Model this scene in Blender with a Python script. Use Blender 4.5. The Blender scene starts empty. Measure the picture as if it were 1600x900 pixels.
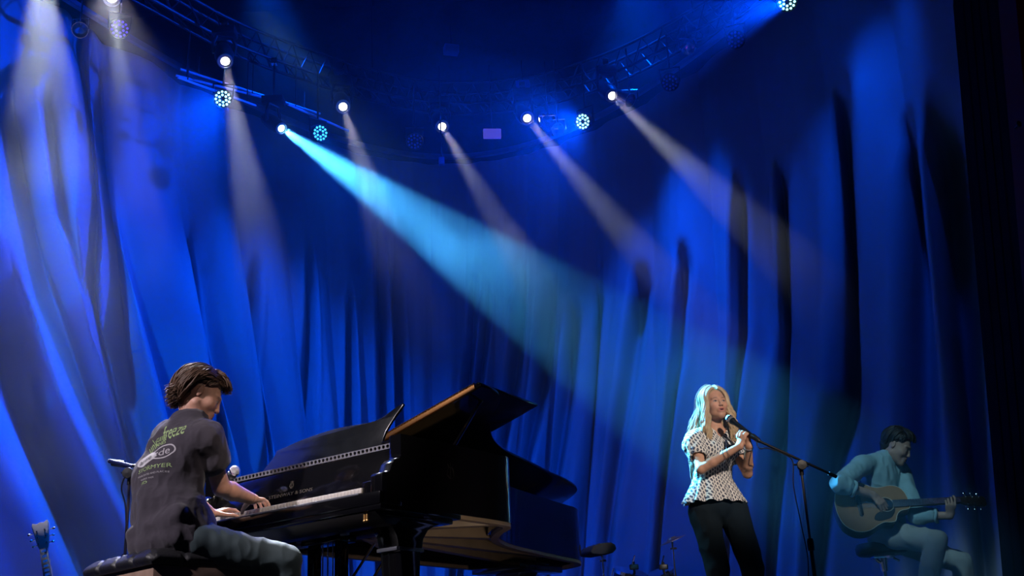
import bpy, bmesh, math, random
import numpy as np
from mathutils import Vector, Matrix, Euler, noise
from mathutils.bvhtree import BVHTree
R = math.radians
random.seed(7)
scene = bpy.context.scene
COL = scene.collection

# ------------------------------------------------------------------ camera
F_PX, PITCH, ROLL, CAM_Z = 1869.2, 0.338, 0.049, -0.335
cr, sr, cp, sp = math.cos(ROLL), math.sin(ROLL), math.cos(PITCH), math.sin(PITCH)
V_F = Vector((0, cp, sp)); V_U0 = Vector((0, -sp, cp)); V_R0 = Vector((1, 0, 0))
V_R = V_R0 * cr - V_U0 * sr
V_U = V_R0 * sr + V_U0 * cr
CAM = Vector((0, 0, CAM_Z))
cam_data = bpy.data.cameras.new('camera')
cam = bpy.data.objects.new('camera', cam_data); COL.objects.link(cam)
cam_data.sensor_width = 36.0; cam_data.lens = 36.0 * F_PX / 1600.0
cam_data.clip_end = 200
m = Matrix.Identity(4)
for i in range(3):
    m[i][0] = V_R[i]; m[i][1] = V_U[i]; m[i][2] = -V_F[i]; m[i][3] = CAM[i]
cam.matrix_world = m
scene.camera = cam

def ray(px, py):
    return (V_F + V_R * ((px - 800) / F_PX) + V_U * ((450 - py) / F_PX))
def at(px, py, D):
    """world point seen at pixel (px,py) whose world Y is D"""
    d = ray(px, py); return CAM + d * (D / d.y)
def atz(px, py, z):
    d = ray(px, py); return CAM + d * ((z - CAM_Z) / d.z)
def prj(p):
    q = Vector(p) - CAM; d = q.dot(V_F)
    return 800 + F_PX * q.dot(V_R) / d, 450 - F_PX * q.dot(V_U) / d

# ------------------------------------------------------------------ colour management and render settings
vs = scene.view_settings
scene.display_settings.display_device = 'sRGB'
vs.view_transform = 'Standard'; vs.look = 'None'; vs.gamma = 1.0; vs.exposure = 0.0; vs.use_curve_mapping = False
cy = scene.cycles
cy.use_denoising = True
cy.volume_bounces = 0
cy.max_bounces = 5; cy.diffuse_bounces = 2; cy.glossy_bounces = 3; cy.transmission_bounces = 3; cy.transparent_max_bounces = 8
cy.caustics_reflective = False; cy.caustics_refractive = False
cy.sample_clamp_indirect = 4.0
try: cy.volume_step_rate = 1.0; cy.volume_max_steps = 64
except Exception: pass

# ------------------------------------------------------------------ world: thin haze in a dark theatre
world = bpy.data.worlds.new('dark_theatre'); scene.world = world
world.use_nodes = True
wn = world.node_tree; wn.nodes.clear()
wo = wn.nodes.new('ShaderNodeOutputWorld'); wb = wn.nodes.new('ShaderNodeBackground')
wb.inputs['Color'].default_value = (0.02, 0.05, 0.35, 1); wb.inputs['Strength'].default_value = 0.02
wn.links.new(wb.outputs[0], wo.inputs['Surface'])
HAZE = 0.018   # density of the stage haze

# ------------------------------------------------------------------ lights
def spot(name, loc, target, power, color, size, blend=0.3, radius=0.05):
    d = bpy.data.lights.new(name, 'SPOT'); d.energy = power; d.color = color
    d.spot_size = size; d.spot_blend = blend; d.shadow_soft_size = radius
    o = bpy.data.objects.new(name, d); COL.objects.link(o)
    loc = Vector(loc); o.location = loc
    o.rotation_euler = (Vector(target) - loc).to_track_quat('-Z', 'Y').to_euler()
    return o
BLUE = (0.0, 0.05, 1.0)
BLUE2 = (0.0, 0.085, 1.0)
BLUE3 = (0.0, 0.15, 1.0)
# blue washes above the frame that light the drape: place, aim, power, colour, angle
WASH = [((-4.7, 8.0, 7.0), (-3.1, 12.3, 0.4), 1900, BLUE3, 56),
        ((-1.6, 8.8, 7.2), (-3.9, 11.4, 0.2), 200, BLUE3, 50),
        ((-2.6, 11.0, 7.6), (-1.6, 13.7, 0.2), 2000, BLUE2, 52),
        ((1.6, 11.2, 7.5), (0.9, 13.5, 0.4), 1600, BLUE2, 54),
        ((3.4, 8.6, 7.0), (2.2, 12.2, 0.6), 480, BLUE2, 46)]
for (l, t, p, c, s) in WASH:
    spot('wash_light', l, t, p, c, R(s), 0.9, 0.08)
# soft white front light from the left of the auditorium, warm light on the singer, a cool one from above the piano
spot('front_light', (-5.6, 1.6, 4.8), (-1.55, 6.0, 0.95), 2000, (0.95, 0.86, 0.96), R(19), 0.6, 0.15)
spot('wash_light', (-1.0, 3.8, 5.2), (-3.0, 7.4, 0.6), 1100, (0.0, 0.14, 1.0), R(13), 0.7, 0.15)  # added blue spot out of view, only brightens the standing guitar
spot('front_light', (1.6, 1.2, 5.2), (-1.15, 6.2, 0.95), 1400, (1.0, 0.84, 0.76), R(10), 0.6, 0.15)  # added warm spot out of view, brightens the pianist's arm, hands and keys
spot('front_light', (3.6, 0.4, 4.2), (1.3, 8.0, 1.25), 1900, (1.0, 0.84, 0.72), R(9), 0.6, 0.15)
spot('front_light', (0.2, 3.6, 5.0), (2.70, 8.6, 1.1), 480, (0.42, 0.80, 1.0), R(11.5), 0.7, 0.15)
spot('top_light', (-3.4, 8.8, 5.8), (-1.6, 6.0, 0.9), 2600, (0.92, 0.92, 1.0), R(20), 0.5, 0.1)
spot('added_underside_light', (0.2, 5.25, 0.10), (0.0, 6.9, 0.7), 22, (1.0, 0.85, 0.72), R(60), 0.6, 0.15)  # added low lamp out of view, brightens the underside of the piano
spot('top_light', (-2.2, 9.0, 5.6), (1.02, 8.0, 1.08), 1100, (0.30, 0.80, 1.0), R(13), 0.5, 0.1)
# ------------------------------------------------------------------ helpers: materials
def sock(b, *names):
    for n in names:
        if n in b.inputs: return b.inputs[n]
def mat(name, color, rough=0.5, metal=0.0, spec=0.5, var=0.0, vscale=8.0, bump=0.0, bscale=60.0, coat=0.0, emit=None, estr=0.0, sheen=0.0, attr=None):
    m = bpy.data.materials.new(name); m.use_nodes = True
    nt = m.node_tree; b = nt.nodes['Principled BSDF']
    c = (*color, 1.0) if len(color) == 3 else color
    b.inputs['Base Color'].default_value = c
    b.inputs['Roughness'].default_value = rough; b.inputs['Metallic'].default_value = metal
    sock(b, 'Specular IOR Level').default_value = spec
    if coat: sock(b, 'Coat Weight').default_value = coat; sock(b, 'Coat Roughness').default_value = 0.05
    if sheen: sock(b, 'Sheen Weight').default_value = sheen
    if emit: b.inputs['Emission Color'].default_value = (*emit, 1); b.inputs['Emission Strength'].default_value = estr
    tc = nt.nodes.new('ShaderNodeTexCoord')
    src = None
    if attr:
        a = nt.nodes.new('ShaderNodeAttribute'); a.attribute_name = attr; src = a.outputs['Color']
        nt.links.new(src, b.inputs['Base Color'])
    if var:
        n = nt.nodes.new('ShaderNodeTexNoise'); n.inputs['Scale'].default_value = vscale; n.inputs['Detail'].default_value = 5
        nt.links.new(tc.outputs['Object'], n.inputs['Vector'])
        mr = nt.nodes.new('ShaderNodeMapRange'); mr.inputs['To Min'].default_value = 1 - var; mr.inputs['To Max'].default_value = 1 + var
        nt.links.new(n.outputs['Fac'], mr.inputs['Value'])
        mx = nt.nodes.new('ShaderNodeVectorMath'); mx.operation = 'MULTIPLY'
        if src: nt.links.new(src, mx.inputs[0])
        else: mx.inputs[0].default_value = c[:3]
        nt.links.new(mr.outputs[0], mx.inputs[1]); nt.links.new(mx.outputs[0], b.inputs['Base Color'])
    if bump:
        n2 = nt.nodes.new('ShaderNodeTexNoise'); n2.inputs['Scale'].default_value = bscale; n2.inputs['Detail'].default_value = 4
        nt.links.new(tc.outputs['Object'], n2.inputs['Vector'])
        bp = nt.nodes.new('ShaderNodeBump'); bp.inputs['Strength'].default_value = bump; bp.inputs['Distance'].default_value = 0.01
        nt.links.new(n2.outputs['Fac'], bp.inputs['Height']); nt.links.new(bp.outputs[0], b.inputs['Normal'])
    return m

# ------------------------------------------------------------------ helpers: meshes
class MB:
    """collects shapes and links them as one mesh object"""
    def __init__(s): s.v = []; s.f = []; s.mi = []
    def add(s, vs, fs, mi=0, M=None):
        o = len(s.v)
        s.v += [tuple(M @ Vector(p)) if M is not None else tuple(p) for p in vs]
        s.f += [tuple(i + o for i in f) for f in fs]; s.mi += [mi] * len(fs); return s
    def bm(s, bm, mi=0, M=None):
        bm.verts.ensure_lookup_table(); bm.verts.index_update()
        s.add([v.co[:] for v in bm.verts], [[v.index for v in f.verts] for f in bm.faces], mi, M); bm.free(); return s
    def box(s, a, b, bev=0.0, mi=0, M=None):
        bm = bmesh.new(); bmesh.ops.create_cube(bm, size=1.0)
        for v in bm.verts:
            v.co = Vector([(a[i] + b[i]) / 2 + v.co[i] * (b[i] - a[i]) for i in range(3)])
        if bev: bmesh.ops.bevel(bm, geom=bm.edges[:], offset=bev, segments=2, affect='EDGES', profile=0.5)
        return s.bm(bm, mi, M)
    def prism(s, poly, a, b, ax='z', bev=0.0, mi=0, M=None):
        def mk(p, h):
            return {'z': (p[0], p[1], h), 'y': (p[0], h, p[1]), 'x': (h, p[0], p[1])}[ax]
        bm = bmesh.new()
        f = bm.faces.new([bm.verts.new(mk(p, a)) for p in poly])
        r = bmesh.ops.extrude_face_region(bm, geom=[f])
        d = Vector(mk((0, 0), b)) - Vector(mk((0, 0), a))
        bmesh.ops.translate(bm, vec=d, verts=[g for g in r['geom'] if isinstance(g, bmesh.types.BMVert)])
        bmesh.ops.recalc_face_normals(bm, faces=bm.faces[:])
        if bev:
            es = [e for e in bm.edges if len(e.link_faces) == 2 and e.calc_face_angle(0) > 0.6]
            bmesh.ops.bevel(bm, geom=es, offset=bev, segments=2, affect='EDGES', profile=0.5)
        return s.bm(bm, mi, M)
    def tube(s, pts, r, n=10, mi=0, M=None, flat=None):
        pts = [Vector(p) for p in pts]
        if not hasattr(r, '__len__'): r = [r] * len(pts)
        vs = []; fs = []; up = None
        for i, p in enumerate(pts):
            t = (pts[min(i + 1, len(pts) - 1)] - pts[max(i - 1, 0)])
            t = t.normalized() if t.length > 1e-9 else Vector((0, 0, 1))
            if up is None:
                up = Vector((0, 0, 1)) if abs(t.z) < 0.9 else Vector((1, 0, 0))
                if flat is not None: up = Vector(flat[0])
            x = t.cross(up)
            x = x.normalized() if x.length > 1e-6 else t.orthogonal().normalized()
            y = x.cross(t).normalized(); up = y
            ry = r[i] * (flat[1] if flat is not None else 1)
            for k in range(n):
                a = 2 * math.pi * k / n
                vs.append(p + x * (r[i] * math.cos(a)) + y * (ry * math.sin(a)))
        for i in range(len(pts) - 1):
            for k in range(n):
                a = i * n + k; b = i * n + (k + 1) % n
                fs.append((a, b, b + n, a + n))
        fs.append(tuple(range(n - 1, -1, -1))); fs.append(tuple((len(pts) - 1) * n + k for k in range(n)))
        return s.add(vs, fs, mi, M)
    def lathe(s, prof, n=24, mi=0, M=None):
        vs = []; fs = []
        for (r, z) in prof:
            for k in range(n):
                a = 2 * math.pi * k / n; vs.append((r * math.cos(a), r * math.sin(a), z))
        for i in range(len(prof) - 1):
            for k in range(n):
                a = i * n + k; b = i * n + (k + 1) % n; fs.append((a, b, b + n, a + n))
        fs.append(tuple(range(n - 1, -1, -1))); fs.append(tuple((len(prof) - 1) * n + k for k in range(n)))
        return s.add(vs, fs, mi, M)
    def ell(s, c, r, n=16, mi=0, M=None, rot=None):
        if not hasattr(r, '__len__'): r = (r, r, r)
        vs = []; fs = []; m = n // 2
        for j in range(m + 1):
            th = math.pi * j / m
            for k in range(n):
                a = 2 * math.pi * k / n
                p = Vector((r[0] * math.sin(th) * math.cos(a), r[1] * math.sin(th) * math.sin(a), r[2] * math.cos(th)))
                if rot is not None: p = rot @ p
                vs.append(Vector(c) + p)
        for j in range(m):
            for k in range(n):
                a = j * n + k; b = j * n + (k + 1) % n; fs.append((a, a + n, b + n, b))
        return s.add(vs, fs, mi, M)
    def build(s, name, mats, parent=None, smooth=35, recalc=False):
        me = bpy.data.meshes.new(name); me.from_pydata([tuple(p) for p in s.v], [], s.f)
        if not isinstance(mats, (list, tuple)): mats = [mats]
        for m_ in mats: me.materials.append(m_)
        if len(mats) > 1: me.polygons.foreach_set('material_index', s.mi)
        if recalc:
            bm = bmesh.new(); bm.from_mesh(me); bmesh.ops.remove_doubles(bm, verts=bm.verts[:], dist=1e-5)
            bmesh.ops.recalc_face_normals(bm, faces=bm.faces[:]); bm.to_mesh(me); bm.free()
        if smooth:
            me.polygons.foreach_set('use_smooth', [True] * len(me.polygons))
            me.set_sharp_from_angle(angle=R(smooth))
        me.update()
        o = bpy.data.objects.new(name, me); COL.objects.link(o)
        if parent is not None: o.parent = parent
        return o
def empty(name, loc=(0, 0, 0), rz=0.0):
    o = bpy.data.objects.new(name, None); COL.objects.link(o); o.empty_display_size = 0.1
    o.location = loc; o.rotation_euler = (0, 0, rz); return o
def tag(o, label=None, cat=None, group=None, kind=None):
    if label: o['label'] = label
    if cat: o['category'] = cat
    if group: o['group'] = group
    if kind: o['kind'] = kind
    return o
def bez(pts, n=8, closed=False):
    """Catmull-Rom through points of any dimension"""
    P = [Vector(p) if len(p) == 3 else Vector((p[0], p[1], 0)) for p in pts]; out = []
    L = len(P); rng = L if closed else L - 1
    for i in range(rng):
        p0 = P[(i - 1) % L] if closed or i > 0 else P[i] * 2 - P[i + 1]
        p1 = P[i]; p2 = P[(i + 1) % L]
        p3 = P[(i + 2) % L] if closed or i + 2 < L else p2 * 2 - p1
        for k in range(n):
            t = k / n
            out.append(0.5 * ((2 * p1) + (p2 - p0) * t + (2 * p0 - 5 * p1 + 4 * p2 - p3) * t * t + (3 * p1 - p0 - 3 * p2 + p3) * t ** 3))
    if not closed: out.append(P[-1])
    return out
def basis(z, xhint=(1, 0, 0)):
    z = Vector(z).normalized(); x = Vector(xhint); x = (x - z * x.dot(z)).normalized(); y = z.cross(x)
    return Matrix((x, y, z)).transposed()
def frame(loc, z, xhint=(1, 0, 0)):
    return Matrix.Translation(Vector(loc)) @ basis(z, xhint).to_4x4()
def text_mesh(body, size, ext=0.001, sx=1.0, sy=1.0, align='CENTER', shear=0.0):
    c = bpy.data.curves.new('lettering', 'FONT'); c.body = body; c.size = size; c.extrude = ext; c.align_x = align; c.align_y = 'CENTER'
    c.shear = shear; c.resolution_u = 3
    o = bpy.data.objects.new('lettering', c); COL.objects.link(o)
    bpy.context.view_layer.update()
    dg = bpy.context.evaluated_depsgraph_get()
    me = bpy.data.meshes.new_from_object(o.evaluated_get(dg))
    bpy.data.objects.remove(o); bpy.data.curves.remove(c)
    vs = [(v.co.x * sx, v.co.y * sy, v.co.z) for v in me.vertices]; fs = [tuple(p.vertices) for p in me.polygons]
    bpy.data.meshes.remove(me)
    return vs, fs

# ------------------------------------------------------------------ shared materials
M = {}
def piano_black():
    m = mat('black_piano_lacquer', (0.004, 0.004, 0.005), 0.12, spec=0.5, coat=0.3)
    return m
M['lacquer'] = piano_black()
M['black_metal'] = mat('black_powder_coated_metal', (0.012, 0.012, 0.014), 0.38, 0.3, var=0.2, vscale=30)
M['black_plastic'] = mat('black_plastic', (0.012, 0.012, 0.013), 0.45, var=0.2, vscale=40)
M['chrome'] = mat('chrome', (0.75, 0.76, 0.8), 0.18, 1.0, var=0.05)
M['brass'] = mat('brass', (0.55, 0.33, 0.12), 0.32, 1.0, var=0.15, vscale=40)
M['dark'] = mat('dark_theatre_black', (0.006, 0.006, 0.008), 0.9, var=0.3, vscale=3)
M['rubber'] = mat('black_cable_rubber', (0.01, 0.01, 0.01), 0.6, var=0.1)
# ------------------------------------------------------------------ the setting
m_floor = mat('black_stage_floor', (0.02, 0.02, 0.022), 0.45, var=0.35, vscale=2, bump=0.1)
f = MB().box((-11, 5.15, -1.4), (11, 21, 0.0)).build('floor', m_floor, smooth=0); tag(f, kind='structure')
f = MB().box((-12, -3, -1.5), (12, 21.2, -1.4)).build('floor_auditorium', m_floor, smooth=0); tag(f, kind='structure')
f = MB().box((-11, 17.5, 0), (11, 17.8, 11)).build('wall_back', M['dark'], smooth=0); tag(f, kind='structure')
f = MB().box((-11.2, 3.9, 0), (-11, 17.8, 11)).build('wall_left', M['dark'], smooth=0); tag(f, kind='structure')
f = MB().box((11, 3.9, 0), (11.2, 17.8, 11)).build('wall_right', M['dark'], smooth=0); tag(f, kind='structure')
f = MB().box((-11.2, 3.9, 11), (11.2, 17.8, 11.2)).build('ceiling', M['dark'], smooth=0); tag(f, kind='structure')

# curved drape
def curtain_y(x):
    return 14.6 - 0.27 * (x + 0.6) ** 2
VALLEYS = [  # deep gathered creases in the drape, traced as seen, with half width and depth in metres
    ([(116, 60), (130, 250), (131, 420), (150, 520), (190, 672), (215, 760)], 0.050, 0.45),
    ([(150, 120), (163, 330), (174, 511), (208, 672), (240, 780)], 0.075, 0.55),
    ([(0, 120), (30, 290), (67, 450), (139, 644), (212, 800)], 0.110, 0.65),
    ([(-20, 420), (22, 610), (82, 750), (150, 890)], 0.150, 0.75),
    ([(70, 150), (95, 330), (140, 520), (175, 610)], 0.030, 0.30),
    ([(590, 380), (594, 520), (598, 660), (596, 760)], 0.045, 0.35), ([(616, 430), (622, 560), (622, 700)], 0.050, 0.35),
    ([(545, 480), (548, 700)], 0.03, 0.25), ([(480, 400), (488, 720)], 0.03, 0.2), ([(300, 380), (318, 560), (330, 700)], 0.04, 0.28), ([(400, 440), (408, 700)], 0.03, 0.2),
    ([(742, 470), (738, 540), (722, 690)], 0.045, 0.35), ([(762, 480), (754, 560), (738, 690)], 0.04, 0.3), ([(818, 440), (806, 560), (785, 700)], 0.05, 0.35),
    ([(860, 460), (848, 580), (822, 740)], 0.055, 0.35), ([(900, 500), (890, 620), (868, 800)], 0.05, 0.35), ([(935, 480), (922, 640), (905, 820)], 0.045, 0.3),
    ([(1000, 450), (985, 600), (955, 820)], 0.06, 0.35), ([(1075, 420), (1070, 560), (1040, 800)], 0.04, 0.25), ([(1160, 300), (1166, 520), (1150, 700)], 0.04, 0.25),
    ([(1222, 280), (1228, 520), (1205, 760)], 0.045, 0.35), ([(1316, 160), (1326, 430), (1322, 600), (1290, 800)], 0.06, 0.5), ([(1424, 220), (1440, 600), (1450, 800)], 0.05, 0.35), ([(1486, 180), (1520, 500), (1540, 760)], 0.08, 0.45)]
def on_curtain(px, py):
    d = ray(px, py); lo, hi = 4.0, 16.0
    for _ in range(40):
        m_ = (lo + hi) / 2; q = CAM + d * (m_ / d.y)
        if q.y < curtain_y(q.x): lo = m_
        else: hi = m_
    return q
def make_curtain(mt):
    val = []
    for pts, hw, dp in VALLEYS:
        q = [on_curtain(*p) for p in pts]; q.sort(key=lambda v: v.z)
        val.append(([v.z for v in q], [v.x for v in q], hw, dp))
    nx, nz = 1500, 90
    xs = np.linspace(-5.6, 4.0, nx); ts = np.linspace(0, 1, nz)
    Z1 = 6.6
    verts = []
    for t in ts:
        z = Z1 * (1 - t) + 0.004 * t
        vc = []
        for zs, vx, hw, dp in val:
            xc = np.interp(z, zs, vx)
            if z < zs[0]: xc = vx[0] + (vx[1] - vx[0]) / (zs[1] - zs[0]) * (z - zs[0]) * 0.8
            fd_ = max(0.0, min(1.0, (zs[-1] + 0.35 - z) / 0.6)); vc.append((xc, hw, dp * fd_))
        for x in xs:
            # gathered folds: the left ones lean right on their way down, those right of the middle lean left
            gl = 1 / (1 + math.exp((x + 2.3) * 2.2))
            w = 1.5 * t ** 1.6 * gl; gl2 = 1 / (1 + math.exp((x - w + 3.3) * 4.0))
            w2 = -0.75 * t ** 1.3 * math.exp(-((x - 0.9) / 1.6) ** 2)
            u = x - w - w2
            n1 = noise.noise((u * 0.5, t * 0.3, 3.1))
            ph = 2 * math.pi * u / 0.46 + n1 * 5.5
            am = 0.5 + 0.9 * abs(noise.noise((u * 0.7, t * 0.5, 9.0))) * 1.6
            f = math.sin(ph) + 0.30 * math.sin(2.3 * ph + 1.3)
            fade = 0.25 + 0.75 * min(1, max(0, (t - 0.05) * 2.0))
            vm_ = 0.5 + 0.5 * math.sin(ph)
            d = 0.17 * am * (vm_ ** 0.5 - 0.6) * fade * (1 + 0.3 * gl) + 0.015 * f * fade
            vl = 0.5 + 0.5 * math.sin(2 * math.pi * u / 0.50 + 3.0 * noise.noise((u * 0.9, t * 0.4, 5.5)) + 0.6)
            d += gl2 * 0.40 * (vl ** 0.55 - 0.6) * (0.30 + 0.7 * t)
            d += 0.03 * noise.noise((u * 4.1, t * 1.5, 1.0)) + 0.012 * noise.noise((u * 14, t * 3.0, 2.0))
            dv = 0.0
            for xc, hw, dp in vc:
                e_ = abs(x - xc) / hw
                if e_ < 2.6 and dp > 0: dv = max(dv, dp * 1.6 * math.exp(-e_ ** 2.6))
                if 0.8 < e_ < 4.5: d += 0.05 * min(1, dp * 3) * math.exp(-((e_ - 2.2) / 0.8) ** 2)
            s = -0.54 * (x + 0.6)
            n = Vector((-s, 1, 0)).normalized()
            verts.append((x - n.x * d + dv * (-0.28 if x < -2 else 0.10 * x), curtain_y(x) - n.y * d + dv * 0.95, z))
    faces = [(j * nx + i, (j + 1) * nx + i, (j + 1) * nx + i + 1, j * nx + i + 1) for j in range(nz - 1) for i in range(nx - 1)]
    me = bpy.data.meshes.new('stage_curtain'); me.from_pydata(verts, [], faces); me.materials.append(mt)
    me.polygons.foreach_set('use_smooth', [True] * len(faces))
    o = bpy.data.objects.new('stage_curtain', me); COL.objects.link(o)
    return o
m_curt = mat('pleated_velour_drape', (0.42, 0.42, 0.52), 0.75, spec=0.2, var=0.12, vscale=1.2, bump=0.25, bscale=220, sheen=0.3)
c = make_curtain(m_curt)
tag(c, 'huge pleated blue-lit drape curving around the back of the stage', 'curtain')
# hem weight and top band of the drape
def strip_along(xs, z0, z1, off, th):
    b = MB(); vs = []; fs = []
    for x in xs:
        s = -0.54 * (x + 0.6); n = Vector((-s, 1, 0)).normalized(); y = curtain_y(x)
        for (o_, z) in ((off, z0), (off + th, z0), (off + th, z1), (off, z1)):
            vs.append((x - n.x * o_, y - n.y * o_, z))
    for i in range(len(xs) - 1):
        for k in range(4):
            a = i * 4 + k; b2 = i * 4 + (k + 1) % 4; fs.append((a, b2, b2 + 4, a + 4))
    fs.append((3, 2, 1, 0)); e = (len(xs) - 1) * 4; fs.append((e, e + 1, e + 2, e + 3))
    return b.add(vs, fs)
xs_ = list(np.linspace(-5.6, 4.0, 60))
rail = strip_along(xs_, 6.56, 6.62, 0.22, 0.05).build('curtain_track', mat('blue_grey_track', (0.25, 0.28, 0.4), 0.4, 0.6, var=0.2), None)
tag(rail, 'long thin curved rail running above the blue drape', 'curtain track')
# dark masking leg at the right and the wall beyond it
leg = MB(); vs = []; fs = []
xs = np.linspace(0, 1, 120)
L_top, L_bot = (at(1490, 0, 9.0), at(1562, 0, 8.2)), (at(1556, 760, 9.0), at(1640, 760, 8.2))
for z in (0.0, 8.0):
    for t in xs:
        d = 0.035 * math.sin(t * 34) + 0.02 * math.sin(t * 71 + 1)
        A_ = L_bot[0].lerp(L_top[0], (z - L_bot[0].z) / (L_top[0].z - L_bot[0].z)); B_ = L_bot[1].lerp(L_top[1], (z - L_bot[1].z) / (L_top[1].z - L_bot[1].z))
        vs.append((A_.x + (B_.x - A_.x) * t, 9.0 - 0.8 * t + d, z))
n_ = len(xs)
fs = [(i, i + 1, i + 1 + n_, i + n_) for i in range(n_ - 1)]
for z in (8.0, 0.0):
    pass
lb = MB().add(vs, fs)
vs2 = [(v[0] + 0.03, v[1] + 0.05, v[2]) for v in vs]; lb.add(vs2, [tuple(reversed(q)) for q in fs])
lb = lb.build('side_curtain', mat('black_serge_drape', (0.010, 0.008, 0.012), 0.9, spec=0.1, var=0.3, vscale=5), smooth=60)
tag(lb, 'narrow black masking drape hanging at the right side of the stage', 'curtain')
W0 = at(1559, 0, 7.5); W1 = at(1600, 470, 7.5); sl_ = (W1.x - W0.x) / (W1.z - W0.z)
x_at = lambda z: W0.x + sl_ * (z - W0.z)
wl = MB().prism([(x_at(0), 0.0), (x_at(0) + 4.0, 0.0), (x_at(8) + 4.0, 8.0), (x_at(8), 8.0)], 7.2, 7.5, 'y').build('wall_proscenium', mat('dark_red_wall_paint', (0.16, 0.003, 0.010), 0.8, var=0.2), smooth=0)
tag(wl, kind='structure')
spot('wall_light', (4.2, 3.0, 2.0), at(1590, 100, 7.2), 6, (1.0, 0.1, 0.25), R(50), 0.8, 0.1)
kn = empty('wall_hook', at(1592, 194, 7.15)); tag(kn, 'small dark round hook on the red wall at the right edge', 'hook')
MB().ell((0, 0, 0), (0.018, 0.018, 0.022), 12).tube([(0, 0, 0), (0, 0.06, 0)], 0.008, 8).build('knob', M['black_metal'], kn)
# ------------------------------------------------------------------ lights hung over the stage
m_lens = mat('lit_white_lens', (0.8, 0.8, 0.8), 0.2, emit=(1.0, 0.93, 0.86), estr=7.0)
m_lens2 = mat('lit_cyan_lens', (0.8, 0.9, 1.0), 0.2, emit=(0.25, 0.75, 1.0), estr=60.0)
m_ring = mat('lens_bezel', (0.5, 0.5, 0.5), 0.3, 0.8, var=0.1)
m_fix = mat('black_lamp_housing', (0.015, 0.015, 0.02), 0.45, 0.2, var=0.2)
TR_Z = 6.05
def moving_head(lens, target, label, power, angle, color, mlens, r=0.062, name='spotlight', group='white beam spotlights over the stage', blend=0.5):
    lens = Vector(lens); d = (Vector(target) - lens).normalized()
    o_ = empty(name, lens); tag(o_, label, 'spotlight', group)
    Rm = basis(d).to_4x4()
    MB().lathe([(0.0, -0.34), (r * 0.9, -0.34), (r * 1.25, -0.30), (r * 1.5, -0.16), (r * 1.35, -0.06), (r * 1.18, -0.012), (r * 1.02, -0.012)], 28, M=Rm).build('head', m_fix, o_)
    MB().lathe([(r * 0.98, -0.02), (r * 1.2, -0.012), (r * 1.2, 0.006), (r * 1.0, 0.006), (r * 0.98, -0.006)], 28, M=Rm).build('bezel', m_ring, o_)
    MB().lathe([(0.0, 0.0), (r * 0.5, -0.003), (r * 0.98, -0.011), (r * 0.98, -0.016), (0.0, -0.016)], 28, M=Rm).build('lens', mlens, o_)
    pv = Rm @ Vector((0, 0, -0.17)); side = d.cross(Vector((0, 0, 1))).normalized()
    yk = MB()
    for s_ in (-1, 1): yk.tube([pv + side * (s_ * r * 1.55), pv + side * (s_ * r * 1.75) + Vector((0, 0, 0.10)), pv + side * (s_ * r * 1.2) + Vector((0, 0, 0.20))], 0.016, 8)
    yk.tube([pv + side * (-r * 1.2) + Vector((0, 0, 0.20)), pv + side * (r * 1.2) + Vector((0, 0, 0.20))], 0.018, 8).build('yoke', m_fix, o_)
    MB().box((pv.x - 0.11, pv.y - 0.08, pv.z + 0.20), (pv.x + 0.11, pv.y + 0.08, pv.z + 0.28), 0.01).build('base', m_fix, o_)
    top = TR_Z - lens.z
    MB().tube([(pv.x, pv.y, pv.z + 0.28), (pv.x, pv.y, max(top, pv.z + 0.30))], 0.012, 8).box((pv.x - 0.03, pv.y - 0.03, max(top, pv.z + 0.3) - 0.02), (pv.x + 0.03, pv.y + 0.03, max(top, pv.z + 0.3) + 0.05), 0.006).build('clamp', M['chrome'], o_)
    l_ = spot('beam_light', lens + d * 0.012, lens + d, power, color, R(angle), blend, r * 0.6)
    return o_
WHITE = (0.80, 0.90, 1.0)
BM = [ # lens pixel, aim pixel, aim distance, power, angle, label
    (62, -95, 78, 420, 8.4, 22000, 19, 'white spotlight above the top left corner whose wide beam falls at the far left'),
    (175, -2, 226, 430, 7.4, 6500, 8.0, 'white spotlight cut by the top edge above the purple lamp'),
    (352, 96, 430, 520, 7.4, 6500, 6.6, 'white spotlight above the lit blue lamp at the left of the truss'),
    (536, 167, 640, 480, 7.8, 3400, 5.6, 'white spotlight beside the small lit oval lamp cluster'),
    (691, 198, 905, 560, 7.8, 4600, 5.0, 'white spotlight hanging over the middle of the piano left of the pale box'),
    (824, 185, 1045, 445, 8.4, 4000, 4.8, 'white spotlight just right of the pale lavender box'),
    (957, 150, 1255, 425, 7.8, 5800, 5.6, 'white spotlight furthest to the right over the stage'),
]
for (px, py, tx, ty, tD, pw, an, lb) in BM:
    moving_head(atz(px, py, 6.3 if px < 100 else 5.6), at(tx, ty, tD), lb, pw * 1.1, an, WHITE, m_lens, blend=0.3)
moving_head(atz(440, 201, 5.25), at(1108, 650, 8.15), 'brilliant cyan spotlight throwing the widest beam towards the singer', 46000, 11.5, (0.06, 0.46, 1.0), m_lens2, 0.05, 'spotlight', None, 0.3)

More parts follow.
